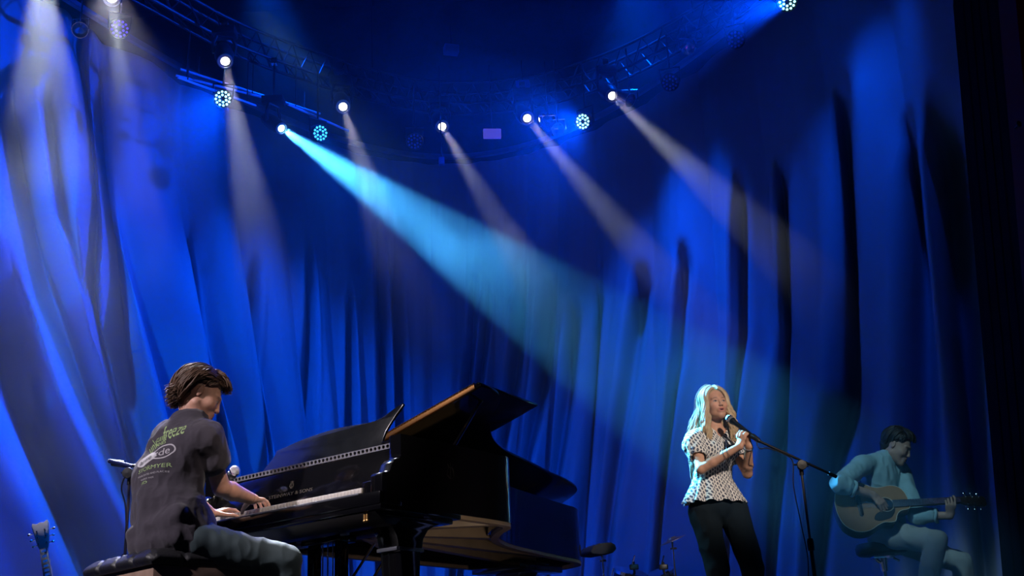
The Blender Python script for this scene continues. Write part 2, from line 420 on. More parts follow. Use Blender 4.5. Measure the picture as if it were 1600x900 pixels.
m_led = mat('lit_led', (0.5, 0.8, 1.0), 0.3, emit=(0.35, 0.85, 0.95), estr=2.6)
m_led2 = mat('lit_cyan_led', (0.3, 0.8, 0.9), 0.3, emit=(0.05, 0.50, 0.75), estr=2.0)
m_off = mat('unlit_led_lens', (0.25, 0.3, 0.6), 0.15, 0.3, spec=0.8)
m_vio = mat('dim_violet_led', (0.2, 0.15, 0.6), 0.3, emit=(0.10, 0.06, 0.75), estr=0.7)
def par(px, py, z, face, label, ml, r=0.088, glow=None):
    p = atz(px, py, z); f_ = (Vector(face)).normalized()
    o_ = empty('led_lamp', p); tag(o_, label, 'stage lamp', 'round cluster lamps over the stage')
    Rm = basis(f_).to_4x4()
    MB().lathe([(0.0, -0.14), (r * 0.8, -0.14), (r * 1.1, -0.10), (r * 1.16, -0.004), (r * 1.10, 0.006), (r * 1.06, -0.012), (0.0, -0.012)], 28, M=Rm).build('housing', m_fix, o_)
    led = MB()
    for n, rr in ((12, 0.84), (6, 0.44)):
        for k in range(n):
            a = 2 * math.pi * (k + (0.5 if n == 6 else 0)) / n
            led.ell((r * rr * math.cos(a), r * rr * math.sin(a), -0.006), (r * 0.155, r * 0.155, r * 0.10), 10, M=Rm)
    led.build('led_cluster', ml, o_)
    sd_ = f_.cross(Vector((0, 0, 1))).normalized(); bk_ = -f_ * 0.07
    MB().tube([bk_ + sd_ * r * 1.12, bk_ + sd_ * r * 1.25 + Vector((0, 0, 0.16)), bk_ - sd_ * r * 1.25 + Vector((0, 0, 0.16)), bk_ - sd_ * r * 1.12], 0.010, 6).tube([bk_ + Vector((0, 0, 0.16)), bk_ + Vector((0, 0, max(0.25, TR_Z - p.z)))], 0.011, 6).build('bracket', m_fix, o_)
    if glow:
        tgt, pw, an, col = glow
        spot('wash_light', p + f_ * 0.03, tgt, pw, col, R(an), 0.9, 0.05)
    return o_
def tocam(p, dx=0, dz=0): return (-p.x + dx, -p.y, -p.z - 0.3 + dz)
for (px, py, z, dx, lb, ml, glow) in (
    (348, 154, 5.45, -0.8, 'brightest lit lamp cluster at the left of the truss with a blue glow', m_led, (at(60, 330, 8.5), 1900, 80, (0.0, 0.06, 1.0))),
    (501, 208, 5.35, 7.0, 'small oval lit cyan lamp cluster right of the brilliant cyan spotlight', m_led2, (at(560, 420, 11), 220, 70, (0.0, 0.12, 1.0))),
    (910, 190, 5.35, -7.5, 'narrow lit lamp cluster between the two right-hand white spotlights', m_led, (at(640, 330, 9.5), 1300, 90, (0.0, 0.06, 1.0))),
    (1230, 3, 5.65, 1.5, 'lit lamp cluster cut by the top edge at the right', m_led, (at(860, 95, 9.5), 4200, 62, (0.0, 0.055, 1.0))),
    (187, 45, 5.60, 0.5, 'dim violet lamp cluster beside the upper left beam', m_vio, None),
    (648, 221, 5.35, 0.5, 'unlit lamp cluster over the middle left of the nearest white spotlight', m_off, None),
    (1047, 129, 5.50, -1.0, 'unlit lamp cluster right of the last white spotlight', m_off, None),
    (1149, 62, 5.60, -1.0, 'unlit lamp cluster nearer the top right lit one', m_off, None)):
    p_ = atz(px, py, z); par(px, py, z, tocam(p_, dx), lb, ml, 0.080, glow)
# curved truss carrying the lamps
m_truss = mat('dull_black_truss', (0.03, 0.03, 0.04), 0.5, 0.5, var=0.2)
trp = [atz(*q, TR_Z) for q in ((-30, -60), (62, -60), (175, -25), (352, 70), (470, 115), (580, 148), (691, 168), (824, 160), (957, 122), (1090, 55), (1230, -35), (1330, -120))]
path = bez(trp, 8)
tr_o = empty('lighting_truss', (0, 0, 0)); tag(tr_o, 'long curved box truss carrying the spotlights over the stage', 'truss')
for i, (dy, dz) in enumerate(((0, 0.06), (0.26, 0.06), (0, 0.32), (0.26, 0.32))):
    MB().tube([p + Vector((0, dy, dz)) for p in path], 0.017, 8).build('truss_tube', m_truss, tr_o)
br = MB()
for i in range(0, len(path) - 2, 2):
    a, b_ = path[i], path[i + 1]; c_ = path[i + 2]
    br.tube([a + Vector((0, 0, 0.06)), b_ + Vector((0, 0, 0.32)), c_ + Vector((0, 0, 0.06))], 0.009, 5).tube([a + Vector((0, 0.26, 0.06)), b_ + Vector((0, 0.26, 0.32)), c_ + Vector((0, 0.26, 0.06))], 0.009, 5).tube([a + Vector((0, 0, 0.06)), b_ + Vector((0, 0.26, 0.06))], 0.009, 5)
br.build('truss_lacing', m_truss, tr_o)
for i in (8, 40, 72):
    MB().tube([path[i] + Vector((0, 0.13, 0.32)), (path[i].x, path[i].y + 0.13, 11.0)], 0.006, 6).build('hanging_cable', m_truss, tr_o)
# straight lighting bar sections seen through the left beam
for (x0, y0, x1, y1, z, lb) in ((282, 108, 500, 178, 5.9, 'thin steel pipe seen through the third beam, upper of three'), (275, 118, 410, 152, 5.75, 'thin steel pipe just under the upper pipe by the third beam'), (278, 121, 400, 165, 5.55, 'thin steel pipe ending above the brightest lamp cluster'), (450, 163, 545, 205, 5.6, 'short steel pipe left of the oval lit lamp cluster')):
    a, b_ = atz(x0, y0, z), atz(x1, y1, z)
    a2 = empty('lighting_pipe', a); tag(a2, lb, 'pipe', 'steel pipes under the truss')
    MB().tube([(0, 0, 0), b_ - a], 0.012, 8).build('pipe', mat('galvanised_pipe', (0.6, 0.62, 0.75), 0.5, 0.0, var=0.2), a2)
    for t_ in (0.12, 0.88):
        q_ = (b_ - a) * t_; MB().tube([q_, q_ + Vector((0, 0, TR_Z + 0.06 - z))], 0.006, 6).build('hanger', m_truss, a2)
def hung_box(name, px, py, z, w, h_, d_, rz, label, m_, cat='box'):
    p = atz(px, py, z); o_ = empty(name, p, rz); tag(o_, label, cat)
    MB().box((-w / 2, -d_ / 2, -h_ / 2), (w / 2, d_ / 2, h_ / 2), 0.006).build('case', m_, o_)
    MB().tube([(0, 0, h_ / 2), (0, 0, max(0.3, TR_Z + 0.06 - z))], 0.008, 6).build('hanger', m_truss, o_)
m_lav = mat('pale_lavender_panel', (0.30, 0.28, 0.62), 0.5, var=0.05, emit=(0.10, 0.08, 0.55), estr=0.55)
hung_box('light_panel', 769, 209, 5.3, 0.185, 0.10, 0.05, 0.1, 'pale lavender rectangular light panel hanging over the centre', m_lav, 'light panel')
m_dimp = mat('blue_grey_casing', (0.06, 0.14, 0.35), 0.6, var=0.1)
hung_box('speaker_box', 705, 78, 6.6, 0.16, 0.10, 0.10, 0.3, 'faint blue box high above the middle of the stage', m_dimp)
hung_box('speaker_box', 817, 132, 6.2, 0.15, 0.06, 0.10, -0.1, 'faint flat blue box above the white spotlight right of centre', m_dimp)
hung_box('speaker_box', 690, 252, 5.0, 0.06, 0.08, 0.06, 0.0, 'tiny faint box under the middle white spotlight', m_dimp)
def can(px, py, z, label, face):
    p = atz(px, py, z); o_ = empty('can_light', p); tag(o_, label, 'stage lamp', 'unlit can lights over the stage')
    Rm = basis(face).to_4x4()
    MB().lathe([(0.0, -0.22), (0.05, -0.22), (0.07, -0.16), (0.075, 0.0), (0.070, 0.0), (0.060, -0.10), (0.0, -0.14)], 24, M=Rm).build('can', M['chrome'], o_)
    MB().tube([Vector((0, 0, 0.05)), Vector((0, 0, max(0.3, TR_Z + 0.06 - z)))], 0.009, 6).tube([(-0.08, 0, 0.0), (-0.08, 0, 0.12), (0.08, 0, 0.12), (0.08, 0, 0.0)], 0.007, 6).build('yoke', M['chrome'], o_)
can(872, 203, 5.3, 'shiny unlit can light left of the narrow lit lamp cluster', (0.5, -0.8, -0.5))
can(857, 197, 5.35, 'dull unlit can light beside the shiny one', (0.2, -0.6, -0.9))
can(985, 157, 5.5, 'unlit can light right of the last white spotlight', (0.6, -0.5, -0.6))
can(1075, 76, 5.9, 'unlit can light high at the right between two unlit clusters', (-0.3, -0.6, -0.9))
can(125, 47, 5.75, 'unlit can light near the upper left corner', (0.3, -0.7, -0.7))

# ------------------------------------------------------------------ haze that fills the stage
hz = MB().box((-8.5, 7.53, 0.01), (8.5, 17.0, 9.5)).build('stage_haze', None, None, 0)
m_hz = bpy.data.materials.new('stage_haze'); m_hz.use_nodes = True; nt = m_hz.node_tree; nt.nodes.clear()
ho = nt.nodes.new('ShaderNodeOutputMaterial'); hv_ = nt.nodes.new('ShaderNodeVolumeScatter')
hv_.inputs['Color'].default_value = (1, 1, 1, 1); hv_.inputs['Anisotropy'].default_value = 0.3
tc = nt.nodes.new('ShaderNodeTexCoord'); sx3 = nt.nodes.new('ShaderNodeSeparateXYZ'); nt.links.new(tc.outputs['Object'], sx3.inputs[0])
# thins out towards the front of the stage, and drifts in soft patches
def mr_(src, a0, a1, b0, b1):
    n = nt.nodes.new('ShaderNodeMapRange'); n.interpolation_type = 'SMOOTHSTEP'
    for k_, v_ in (('From Min', a0), ('From Max', a1), ('To Min', b0), ('To Max', b1)): n.inputs[k_].default_value = v_
    nt.links.new(src, n.inputs['Value']); return n.outputs[0]
def mul_(a, b_):
    n = nt.nodes.new('ShaderNodeMath'); n.operation = 'MULTIPLY'
    for i, x in enumerate((a, b_)):
        if isinstance(x, float): n.inputs[i].default_value = x
        else: nt.links.new(x, n.inputs[i])
    return n.outputs[0]
nz_ = nt.nodes.new('ShaderNodeTexNoise'); nz_.inputs['Scale'].default_value = 0.85; nz_.inputs['Detail'].default_value = 3.0; nz_.inputs['Roughness'].default_value = 0.6; nz_.inputs['Distortion'].default_value = 0.6
nt.links.new(tc.outputs['Object'], nz_.inputs['Vector'])
dens = mul_(mul_(mr_(sx3.outputs['Y'], 7.2, 10.2, 0.14, 1.0), mr_(nz_.outputs['Fac'], 0.38, 0.66, 0.35, 1.7)), HAZE)
nt.links.new(dens, hv_.inputs['Density'])
nt.links.new(hv_.outputs[0], ho.inputs['Volume']); hz.data.materials.clear(); hz.data.materials.append(m_hz)
tag(hz, 'thin theatrical haze filling the stage and showing the light beams', 'haze', kind='stuff')
# ------------------------------------------------------------------ grand piano
YAW = 0.93
AX = Vector((math.cos(YAW), math.sin(YAW), 0)); TR = Vector((AX.y, -AX.x, 0))
PO = Vector((-0.709, 5.875, 0)) - TR * 1.5
def PW(u, v, z): return PO + TR * u + AX * v + Vector((0, 0, z))
piano = empty('grand_piano', PO, YAW - math.pi / 2)
tag(piano, 'large glossy black concert grand piano with its lid propped half open', 'piano')
ZB, ZT = 0.642, 1.01
bend = [(1.53, 0.0), (1.53, 0.5), (1.525, 0.95), (1.48, 1.10), (1.30, 1.25), (1.13, 1.43), (1.02, 1.62), (0.93, 1.86), (0.84, 2.25), (0.76, 2.62), (0.70, 2.90), (0.58, 3.08), (0.36, 3.17), (0.12, 3.17), (0.02, 3.08), (0.0, 2.9)]
bc = [(p.x, p.y) for p in bez(bend, 8)]
bc = [p for p in bc if p[1] > 0.14]
outer = [(1.53, 0.14)] + bc + [(0.0, 0.14)]
def inset(poly, d):
    out = []
    for i, p in enumerate(poly):
        a = Vector(poly[max(i - 1, 0)]); b = Vector(poly[min(i + 1, len(poly) - 1)]); t = (b - a).normalized()
        n = Vector((-t.y, t.x)); out.append((p[0] + n.x * d, p[1] + n.y * d))
    return out
inner = inset(outer, 0.07)
def wall(o_, i_, z0, z1):
    b = MB(); vs = []; fs = []
    for p, q in zip(o_, i_): vs += [(p[0], p[1], z0), (p[0], p[1], z1), (q[0], q[1], z1), (q[0], q[1], z0)]
    for k in range(len(o_) - 1):
        for j in range(4):
            a = k * 4 + j; c_ = k * 4 + (j + 1) % 4; fs.append((a, a + 4, c_ + 4, c_))
    fs.append((0, 1, 2, 3)); e = (len(o_) - 1) * 4; fs.append((e + 3, e + 2, e + 1, e))
    return b.add(vs, fs)
wall(outer, inner, ZB, ZT).build('rim', M['lacquer'], piano, 30)
m_lip = mat('bare_maple_lip', (0.30, 0.21, 0.13), 0.5, var=0.2, vscale=12)
wall(inset(outer, 0.004), inset(outer, 0.05), ZB - 0.022, ZB - 0.001).build('rim_lip', m_lip, piano, 30)
# arms in front of the rim
arm = [(0.0, ZB), (0.0, 0.785), (0.012, 0.80), (0.045, 0.802), (0.06, 0.815), (0.075, 0.85), (0.10, 0.875), (0.128, 0.882), (0.14, 0.90), (0.142, ZT), (0.2, ZT), (0.2, ZB)]
for (a, b_) in ((1.45, 1.53), (0.0, 0.08)):
    MB().prism(arm, a, b_, 'x', 0.004).build('arm', M['lacquer'], piano)
for (a, b_) in ((1.385, 1.45), (0.08, 0.145)):
    MB().prism([(0.01, 0.70), (0.01, 0.765), (0.03, 0.775), (0.12, 0.775), (0.14, 0.80), (0.16, 0.80), (0.16, 0.70)], a, b_, 'x', 0.003).build('key_block', M['lacquer'], piano)
MB().box((0.0, -0.012, 0.615), (1.53, 0.6, 0.648), 0.006).box((0.0, -0.018, 0.642), (1.53, 0.02, 0.705), 0.005).build('key_bed', M['lacquer'], piano)
MB().prism([(0.01, 0.616), (0.09, 0.56), (0.16, 0.56), (0.24, 0.616)], 0.06, 1.47, 'x', 0.004).build('key_bed_beam', mat('satin_black_lacquer', (0.05, 0.045, 0.045), 0.38, var=0.2), piano)
m_slip = mat('polished_slip_edge', (0.20, 0.21, 0.24), 0.25, 0.6, var=0.1)
MB().box((0.145, -0.020, 0.700), (1.385, -0.004, 0.711), 0.003).build('key_slip', m_slip, piano)
m_iv = mat('ivory_white_keys', (0.62, 0.58, 0.52), 0.3, var=0.03)
m_eb = mat('ebony_black_keys', (0.01, 0.01, 0.01), 0.25)
kw = (1.385 - 0.145) / 52
wk = MB().box((0.0006, 0.0, 0.0), (kw - 0.0006, 0.145, 0.026), 0.0012).build('white_key', m_iv, piano); wk.location = (0.145, 0.002, 0.713)
bk = MB().prism([(0.050, 0.020), (0.056, 0.038), (0.145, 0.040), (0.145, 0.020)], 0, 0.0105, 'x', 0.001).build('black_key', m_eb, piano)
firstb = True
for i in range(52):
    if i:
        o = wk.copy(); COL.objects.link(o); o.location = (0.145 + kw * i, 0.002, 0.713)
    # keyboard from A0: note names repeat A B C D E F G
    if i < 51 and 'ABCDEFG'[i % 7] in 'ACDFG':
        o = bk if firstb else bk.copy()
        if not firstb: COL.objects.link(o)
        firstb = False; o.location = (0.145 + kw * (i + 1) - 0.005, 0.008, 0.715)
MB().prism([(0.152, 0.74), (0.150, 0.79), (0.165, 0.86), (0.185, 0.955), (0.215, 0.955), (0.215, 0.74)], 0.08, 1.45, 'x', 0.003).build('fallboard', M['lacquer'], piano)
# maker's name and lyre emblem in gilt on the fallboard
vs, fs = text_mesh('STEINWAY & SONS', 0.027, 0.0006, 1.5, 1.0)
m_gilt = mat('gilt_lettering', (0.09, 0.075, 0.055), 0.55, 0.5, var=0.1)
Mt = frame((0.70, 0.156, 0.822), (0, -1, 0.22), (1, 0, 0))
MB().add(vs, fs, M=Mt).build('name_lettering', m_gilt, piano, 0)
em = MB()
Me = frame((0.70, 0.165, 0.872), (0, -1, 0.22), (1, 0, 0))
for s_ in (-1, 1):
    em.tube([Vector((s_ * x, y, 0)) for x, y in ((0.003, -0.018), (0.013, -0.010), (0.012, 0.004), (0.006, 0.012), (0.011, 0.020))], 0.0018, 6, M=Me)
em.tube([(0, -0.018, 0), (0, 0.024, 0)], 0.0013, 6, M=Me).tube([(-0.010, 0.010, 0), (0.010, 0.010, 0)], 0.0015, 6, M=Me).tube([(-0.008, -0.020, 0), (0.008, -0.020, 0)], 0.0018, 6, M=Me)
em.build('lyre_emblem', m_gilt, piano)
# same emblem, larger and faint, on the treble side of the rim
em2 = MB(); Me = frame((1.533, 0.52, 0.86), (1, 0, 0), (0, 1, 0)) @ Matrix.Scale(2.0, 4)
for s_ in (-1, 1):
    em2.tube([Vector((s_ * x, y, 0)) for x, y in ((0.003, -0.018), (0.013, -0.010), (0.012, 0.004), (0.006, 0.012), (0.011, 0.020))], 0.0012, 6, M=Me)
em2.tube([(0, -0.018, 0), (0, 0.024, 0)], 0.001, 6, M=Me).tube([(-0.010, 0.010, 0), (0.010, 0.010, 0)], 0.001, 6, M=Me)
em2.build('lyre_emblem', mat('dull_bronze_emblem', (0.03, 0.022, 0.02), 0.5, 0.5), piano)
# rail under the music desk with its fretted silver strip
MB().box((0.08, 0.19, 0.955), (1.45, 0.46, 0.985), 0.004).build('desk_shelf', M['lacquer'], piano)
fr = MB(); n_fr = 46
fr.box((0.085, 0.180, 0.9805), (1.445, 0.19, 0.985)).box((0.085, 0.180, 0.958), (1.445, 0.19, 0.9625))
for i in range(n_fr):
    x = 0.085 + 1.36 * i / n_fr; w = 1.36 / n_fr
    fr.prism([(x, 0.9625), (x + w * 0.28, 0.9625), (x + w * 0.12, 0.972), (x + w * 0.28, 0.9805), (x, 0.9805)], 0.180, 0.189, 'y')
    fr.prism([(x + w, 0.9625), (x + w, 0.9805), (x + w * 0.72, 0.9805), (x + w * 0.88, 0.972), (x + w * 0.72, 0.9625)], 0.180, 0.189, 'y')
fr.build('fretted_rail', mat('silver_fretwork', (0.42, 0.42, 0.46), 0.35, 0.7, var=0.15), piano, 0)
MB().box((1.30, 0.24, 0.985), (1.45, 0.40, 1.0), 0.003).box((1.32, 0.22, 1.0), (1.44, 0.36, 1.012), 0.003).build('desk_slide', M['lacquer'], piano)
# music desk: scooped ends, arched top, leaning back
dk = bez([(0.27, 0.0), (0.30, 0.05), (0.36, 0.12), (0.37, 0.155), (0.42, 0.165), (0.60, 0.195), (0.85, 0.212), (1.08, 0.20), (1.18, 0.21), (1.30, 0.262), (1.335, 0.265), (1.29, 0.20), (1.245, 0.12), (1.235, 0.05), (1.27, 0.0)], 5)
m_desk = mat('scuffed_black_music_desk', (0.006, 0.007, 0.009), 0.2, var=0.7, vscale=14, bump=0.03, bscale=30)
nt = m_desk.node_tree
Md = Matrix.Translation((0, 0.30, 0.987)) @ Matrix.Rotation(R(-17), 4, 'X')
MB().prism([(p.x, p.y) for p in dk], 0.0, 0.016, 'y', 0.003, M=Md).build('music_desk', m_desk, piano)
MB().box((0.27, 0.27, 0.986), (1.27, 0.31, 0.998), 0.003).build('desk_ledge', M['lacquer'], piano)
# lid: main leaf and the front leaf folded back on top of it
LA = 14.0
piv = Matrix.Translation((0, 0, 1.022)) @ Matrix.Rotation(R(-LA), 4, 'Y')
lidc = [(1.535, 0.86), (1.53, 0.98), (1.47, 1.12), (1.28, 1.27), (1.12, 1.45), (1.015, 1.62), (0.925, 1.86), (0.85, 2.2), (0.77, 2.55), (0.70, 2.88), (0.60, 3.10), (0.36, 3.20), (0.10, 3.20), (0.0, 3.08)]
lc = [(p.x, p.y) for p in bez(lidc, 6)] + [(0.0, 0.86)]
lid = MB().prism(lc, 0.0, 0.02, 'z', 0.004, M=piv).build('lid', M['lacquer'], piano, 30)
MB().prism([(0.0, 0.87), (1.52, 0.87), (1.47, 1.50), (1.12, 1.515), (0.0, 1.515)], 0.022, 0.04, 'z', 0.004, M=piv).build('lid_front_leaf', M['lacquer'], piano, 30)
m_hinge = mat('brass_piano_hinge', (0.42, 0.20, 0.07), 0.38, 1.0, var=0.25, vscale=60)
hg = MB().box((0.02, 0.845, 0.0), (1.50, 0.862, 0.030), 0.002, M=piv)
for i in range(60):
    x = 0.03 + i * 0.0247
    hg.tube([(x, 0.846, 0.030), (x + 0.018, 0.846, 0.030)], 0.006, 8, M=piv)
hg.build('lid_hinge', m_hinge, lid)
for v_ in (0.6, 1.6, 2.6): MB().tube([(-0.006, v_ - 0.05, 1.02), (-0.006, v_ + 0.05, 1.02)], 0.008, 8).build('side_hinge', M['brass'], piano)
# short prop stick
topl = piv @ Vector((1.40, 1.02, 0.0))
MB().tube([(1.46, 0.62, 1.0), topl], [0.010, 0.008], 8).ell(topl, 0.014, 10).build('lid_prop', M['lacquer'], piano)
# plate, soundboard, bracing
ib = inset(outer, 0.072)
ibp = [p for p in ib if p[1] > 0.5]; ibp = [(ibp[0][0], 0.5)] + ibp + [(ibp[-1][0], 0.5)]
MB().prism(ibp, 0.90, 0.912, 'z').build('iron_plate', mat('gold_lacquered_plate', (0.35, 0.22, 0.08), 0.4, 0.6, var=0.2), piano)
m_sb = mat('spruce_soundboard', (0.20, 0.10, 0.045), 0.5, var=0.3, vscale=5)
MB().prism(ibp, 0.725, 0.74, 'z').build('soundboard', m_sb, piano)
m_beam = mat('spruce_brace', (0.34, 0.24, 0.15), 0.5, var=0.25, vscale=9)
for (a, b_) in (((0.74, 0.55), (0.25, 2.95)), ((0.74, 0.55), (0.70, 2.40)), ((0.70, 0.55), (1.08, 1.42)), ((0.8, 0.55), (0.08, 1.75)), ((0.82, 0.55), (1.44, 1.02))):
    d = Vector((b_[0] - a[0], b_[1] - a[1])).normalized(); n = Vector((-d.y, d.x)) * 0.032
    MB().prism([(a[0] - n.x, a[1] - n.y), (b_[0] - n.x, b_[1] - n.y), (b_[0] + n.x, b_[1] + n.y), (a[0] + n.x, a[1] + n.y)], 0.632, 0.72, 'z', 0.004).build('brace', m_beam, piano)
MB().box((0.07, 0.5, 0.60), (1.46, 0.60, 0.72), 0.004).build('cross_beam', m_lip, piano)
# legs with curved brackets under a block
def leg_at(u, v, name='leg', ang=0.0):
    Ml = Matrix.Translation((u, v, 0)) @ Matrix.Rotation(ang, 4, 'Z')
    prof = [(-0.235, 0.615), (-0.235, 0.595), (-0.19, 0.585), (-0.135, 0.555), (-0.10, 0.51), (-0.088, 0.455), (-0.075, 0.44), (-0.052, 0.10), (-0.06, 0.09), (0.06, 0.09), (0.052, 0.10), (0.075, 0.44), (0.088, 0.455), (0.10, 0.51), (0.135, 0.555), (0.19, 0.585), (0.235, 0.595), (0.235, 0.615)]
    l = MB().prism(prof, -0.07, 0.07, 'x', 0.004, M=Ml).build('leg', M['lacquer'], piano, 40)
    MB().box((-0.078, -0.095, 0.442), (0.078, 0.095, 0.462), 0.004, M=Ml).build('leg_collar', m_slip, l)
    MB().box((-0.05, -0.05, 0.085), (0.05, 0.05, 0.11), 0.004, M=Ml).tube([Ml @ Vector((-0.025, 0, 0.045)), Ml @ Vector((0.025, 0, 0.045))], 0.045, 20).build('caster', M['brass'], l)
    return l
leg_at(1.37, 0.30); leg_at(0.15, 0.30)
Mtail = (0.40, 2.55)
l3 = leg_at(*Mtail, ang=math.pi / 2)
MB().box((0.20, 2.30, 0.555), (0.62, 2.80, 0.618), 0.005).build('leg_block', M['lacquer'], piano)
MB().box((1.20, 0.05, 0.595), (1.49, 0.58, 0.618), 0.004).build('leg_block', M['lacquer'], piano)
MB().box((0.04, 0.05, 0.595), (0.30, 0.58, 0.618), 0.004).build('leg_block', M['lacquer'], piano)
bo = MB()
for dx in (0.0, 0.018): bo.tube([(1.40 + dx, 0.01, 0.605), (1.40 + dx, 0.01, 0.575)], 0.008, 8).ell((1.40 + dx, 0.01, 0.573), 0.010, 8)
bo.build('latch', M['brass'], piano)
# pedal lyre
ly = MB().box((0.60, 0.33, 0.56), (0.90, 0.46, 0.60), 0.004).box((0.62, 0.36, 0.20), (0.67, 0.42, 0.56), 0.004).box((0.83, 0.36, 0.20), (0.88, 0.42, 0.56), 0.004).box((0.58, 0.30, 0.10), (0.92, 0.46, 0.20), 0.006)
ly = ly.build('pedal_lyre', M['lacquer'], piano)
for i in range(3):
    MB().box((0.665 + i * 0.07, 0.12, 0.125), (0.695 + i * 0.07, 0.32, 0.135), 0.003).build('pedal', M['brass'], ly)
rd = MB()
for x in (0.71, 0.75, 0.79): rd.tube([(x, 0.39, 0.2), (x, 0.39, 0.56)], 0.004, 8)
rd.tube([(0.66, 0.45, 0.16), (0.66, 0.85, 0.61)], 0.008, 8).tube([(0.84, 0.45, 0.16), (0.84, 0.85, 0.61)], 0.008, 8)
rd.build('pedal_rod', M['chrome'], ly)
m_lb = mat('brushed_bracket', (0.5, 0.48, 0.44), 0.4, 0.3, var=0.2)
for x in (0.56, 0.905): MB().box((x, 0.33, 0.585), (x + 0.05, 0.352, 0.612), 0.002).build('lyre_bracket', m_lb, ly)

# ------------------------------------------------------------------ smooth-blended solid modelling for bodies and clothes
def _v(p): return np.array([p[0], p[1], p[2]], dtype=np.float64)
def C(a, b, ra, rb=None, k=0.02): return ('C', _v(a), _v(b), ra, ra if rb is None else rb, k, False)
def E(c, r, rot=None, k=0.02):
    if not hasattr(r, '__len__'): r = (r, r, r)
    return ('E', _v(c), r, None if rot is None else np.array(rot), k, False)
def G(a, b, r1, r2, X, k=0.03): return ('G', _v(a), _v(b), r1, r2, _v(X), k, False)
def SUB(op): return op[:-1] + (True,)
def H(p, n, k=0.004): return ('H', _v(p), _v(n) / np.linalg.norm(_v(n)), k, False)   # cuts away everything on the side n points to
def smin(a, b, k):
    h = np.maximum(k - np.abs(a - b), 0) / k
    return np.minimum(a, b) - h * h * k * 0.25
def op_box(op, inf):
    if op[0] == 'C': r = max(op[3], op[4]) + inf; return np.minimum(op[1], op[2]) - r, np.maximum(op[1], op[2]) + r, op[5]
    if op[0] == 'E':
        r = max(op[2]) + inf
        if op[3] is None: r = np.array(op[2]) + inf
        return op[1] - r, op[1] + r, op[4]
    if op[0] == 'G': r = max(max(op[3]), max(op[4])) + inf; return np.minimum(op[1], op[2]) - r, np.maximum(op[1], op[2]) + r, op[6]
def op_d(op, P, inf):
    if op[0] == 'C':
        a, b = op[1], op[2]; ab = b - a; L = max((ab * ab).sum(), 1e-9)
        q = [P[i] - a[i] for i in range(3)]
        t = np.clip((q[0] * ab[0] + q[1] * ab[1] + q[2] * ab[2]) / L, 0, 1)
        return np.sqrt(sum((q[i] - t * ab[i]) ** 2 for i in range(3))) - (op[3] + inf + (op[4] - op[3]) * t)
    if op[0] == 'E':
        q = [P[i] - op[1][i] for i in range(3)]
        if op[3] is not None:
            m_ = op[3]; q = [q[0] * m_[0, i] + q[1] * m_[1, i] + q[2] * m_[2, i] for i in range(3)]
        r = [x + inf for x in op[2]]
        k0 = np.sqrt(sum((q[i] / r[i]) ** 2 for i in range(3))); k1 = np.sqrt(sum((q[i] / r[i] ** 2) ** 2 for i in range(3))) + 1e-9
        return k0 * (k0 - 1) / k1
    if op[0] == 'G':
        a, b = op[1], op[2]; ab = b - a; L = math.sqrt((ab * ab).sum()); z = ab / L
        X = op[5] - z * (op[5] * z).sum(); X = X / np.linalg.norm(X); Y = np.cross(z, X)
        q = [P[i] - a[i] for i in range(3)]
        s = (q[0] * z[0] + q[1] * z[1] + q[2] * z[2]); t = np.clip(s / L, 0, 1); e = s - t * L
        x = q[0] * X[0] + q[1] * X[1] + q[2] * X[2]; y = q[0] * Y[0] + q[1] * Y[1] + q[2] * Y[2]
        rx = op[3][0] + inf + (op[4][0] - op[3][0]) * t; ry = op[3][1] + inf + (op[4][1] - op[3][1]) * t
        rm = np.minimum(rx, ry)
        k0 = np.sqrt((x / rx) ** 2 + (y / ry) ** 2 + (e / rm) ** 2)
        k1 = np.sqrt((x / rx ** 2) ** 2 + (y / ry ** 2) ** 2 + (e / rm ** 2) ** 2) + 1e-9
        return k0 * (k0 - 1) / k1
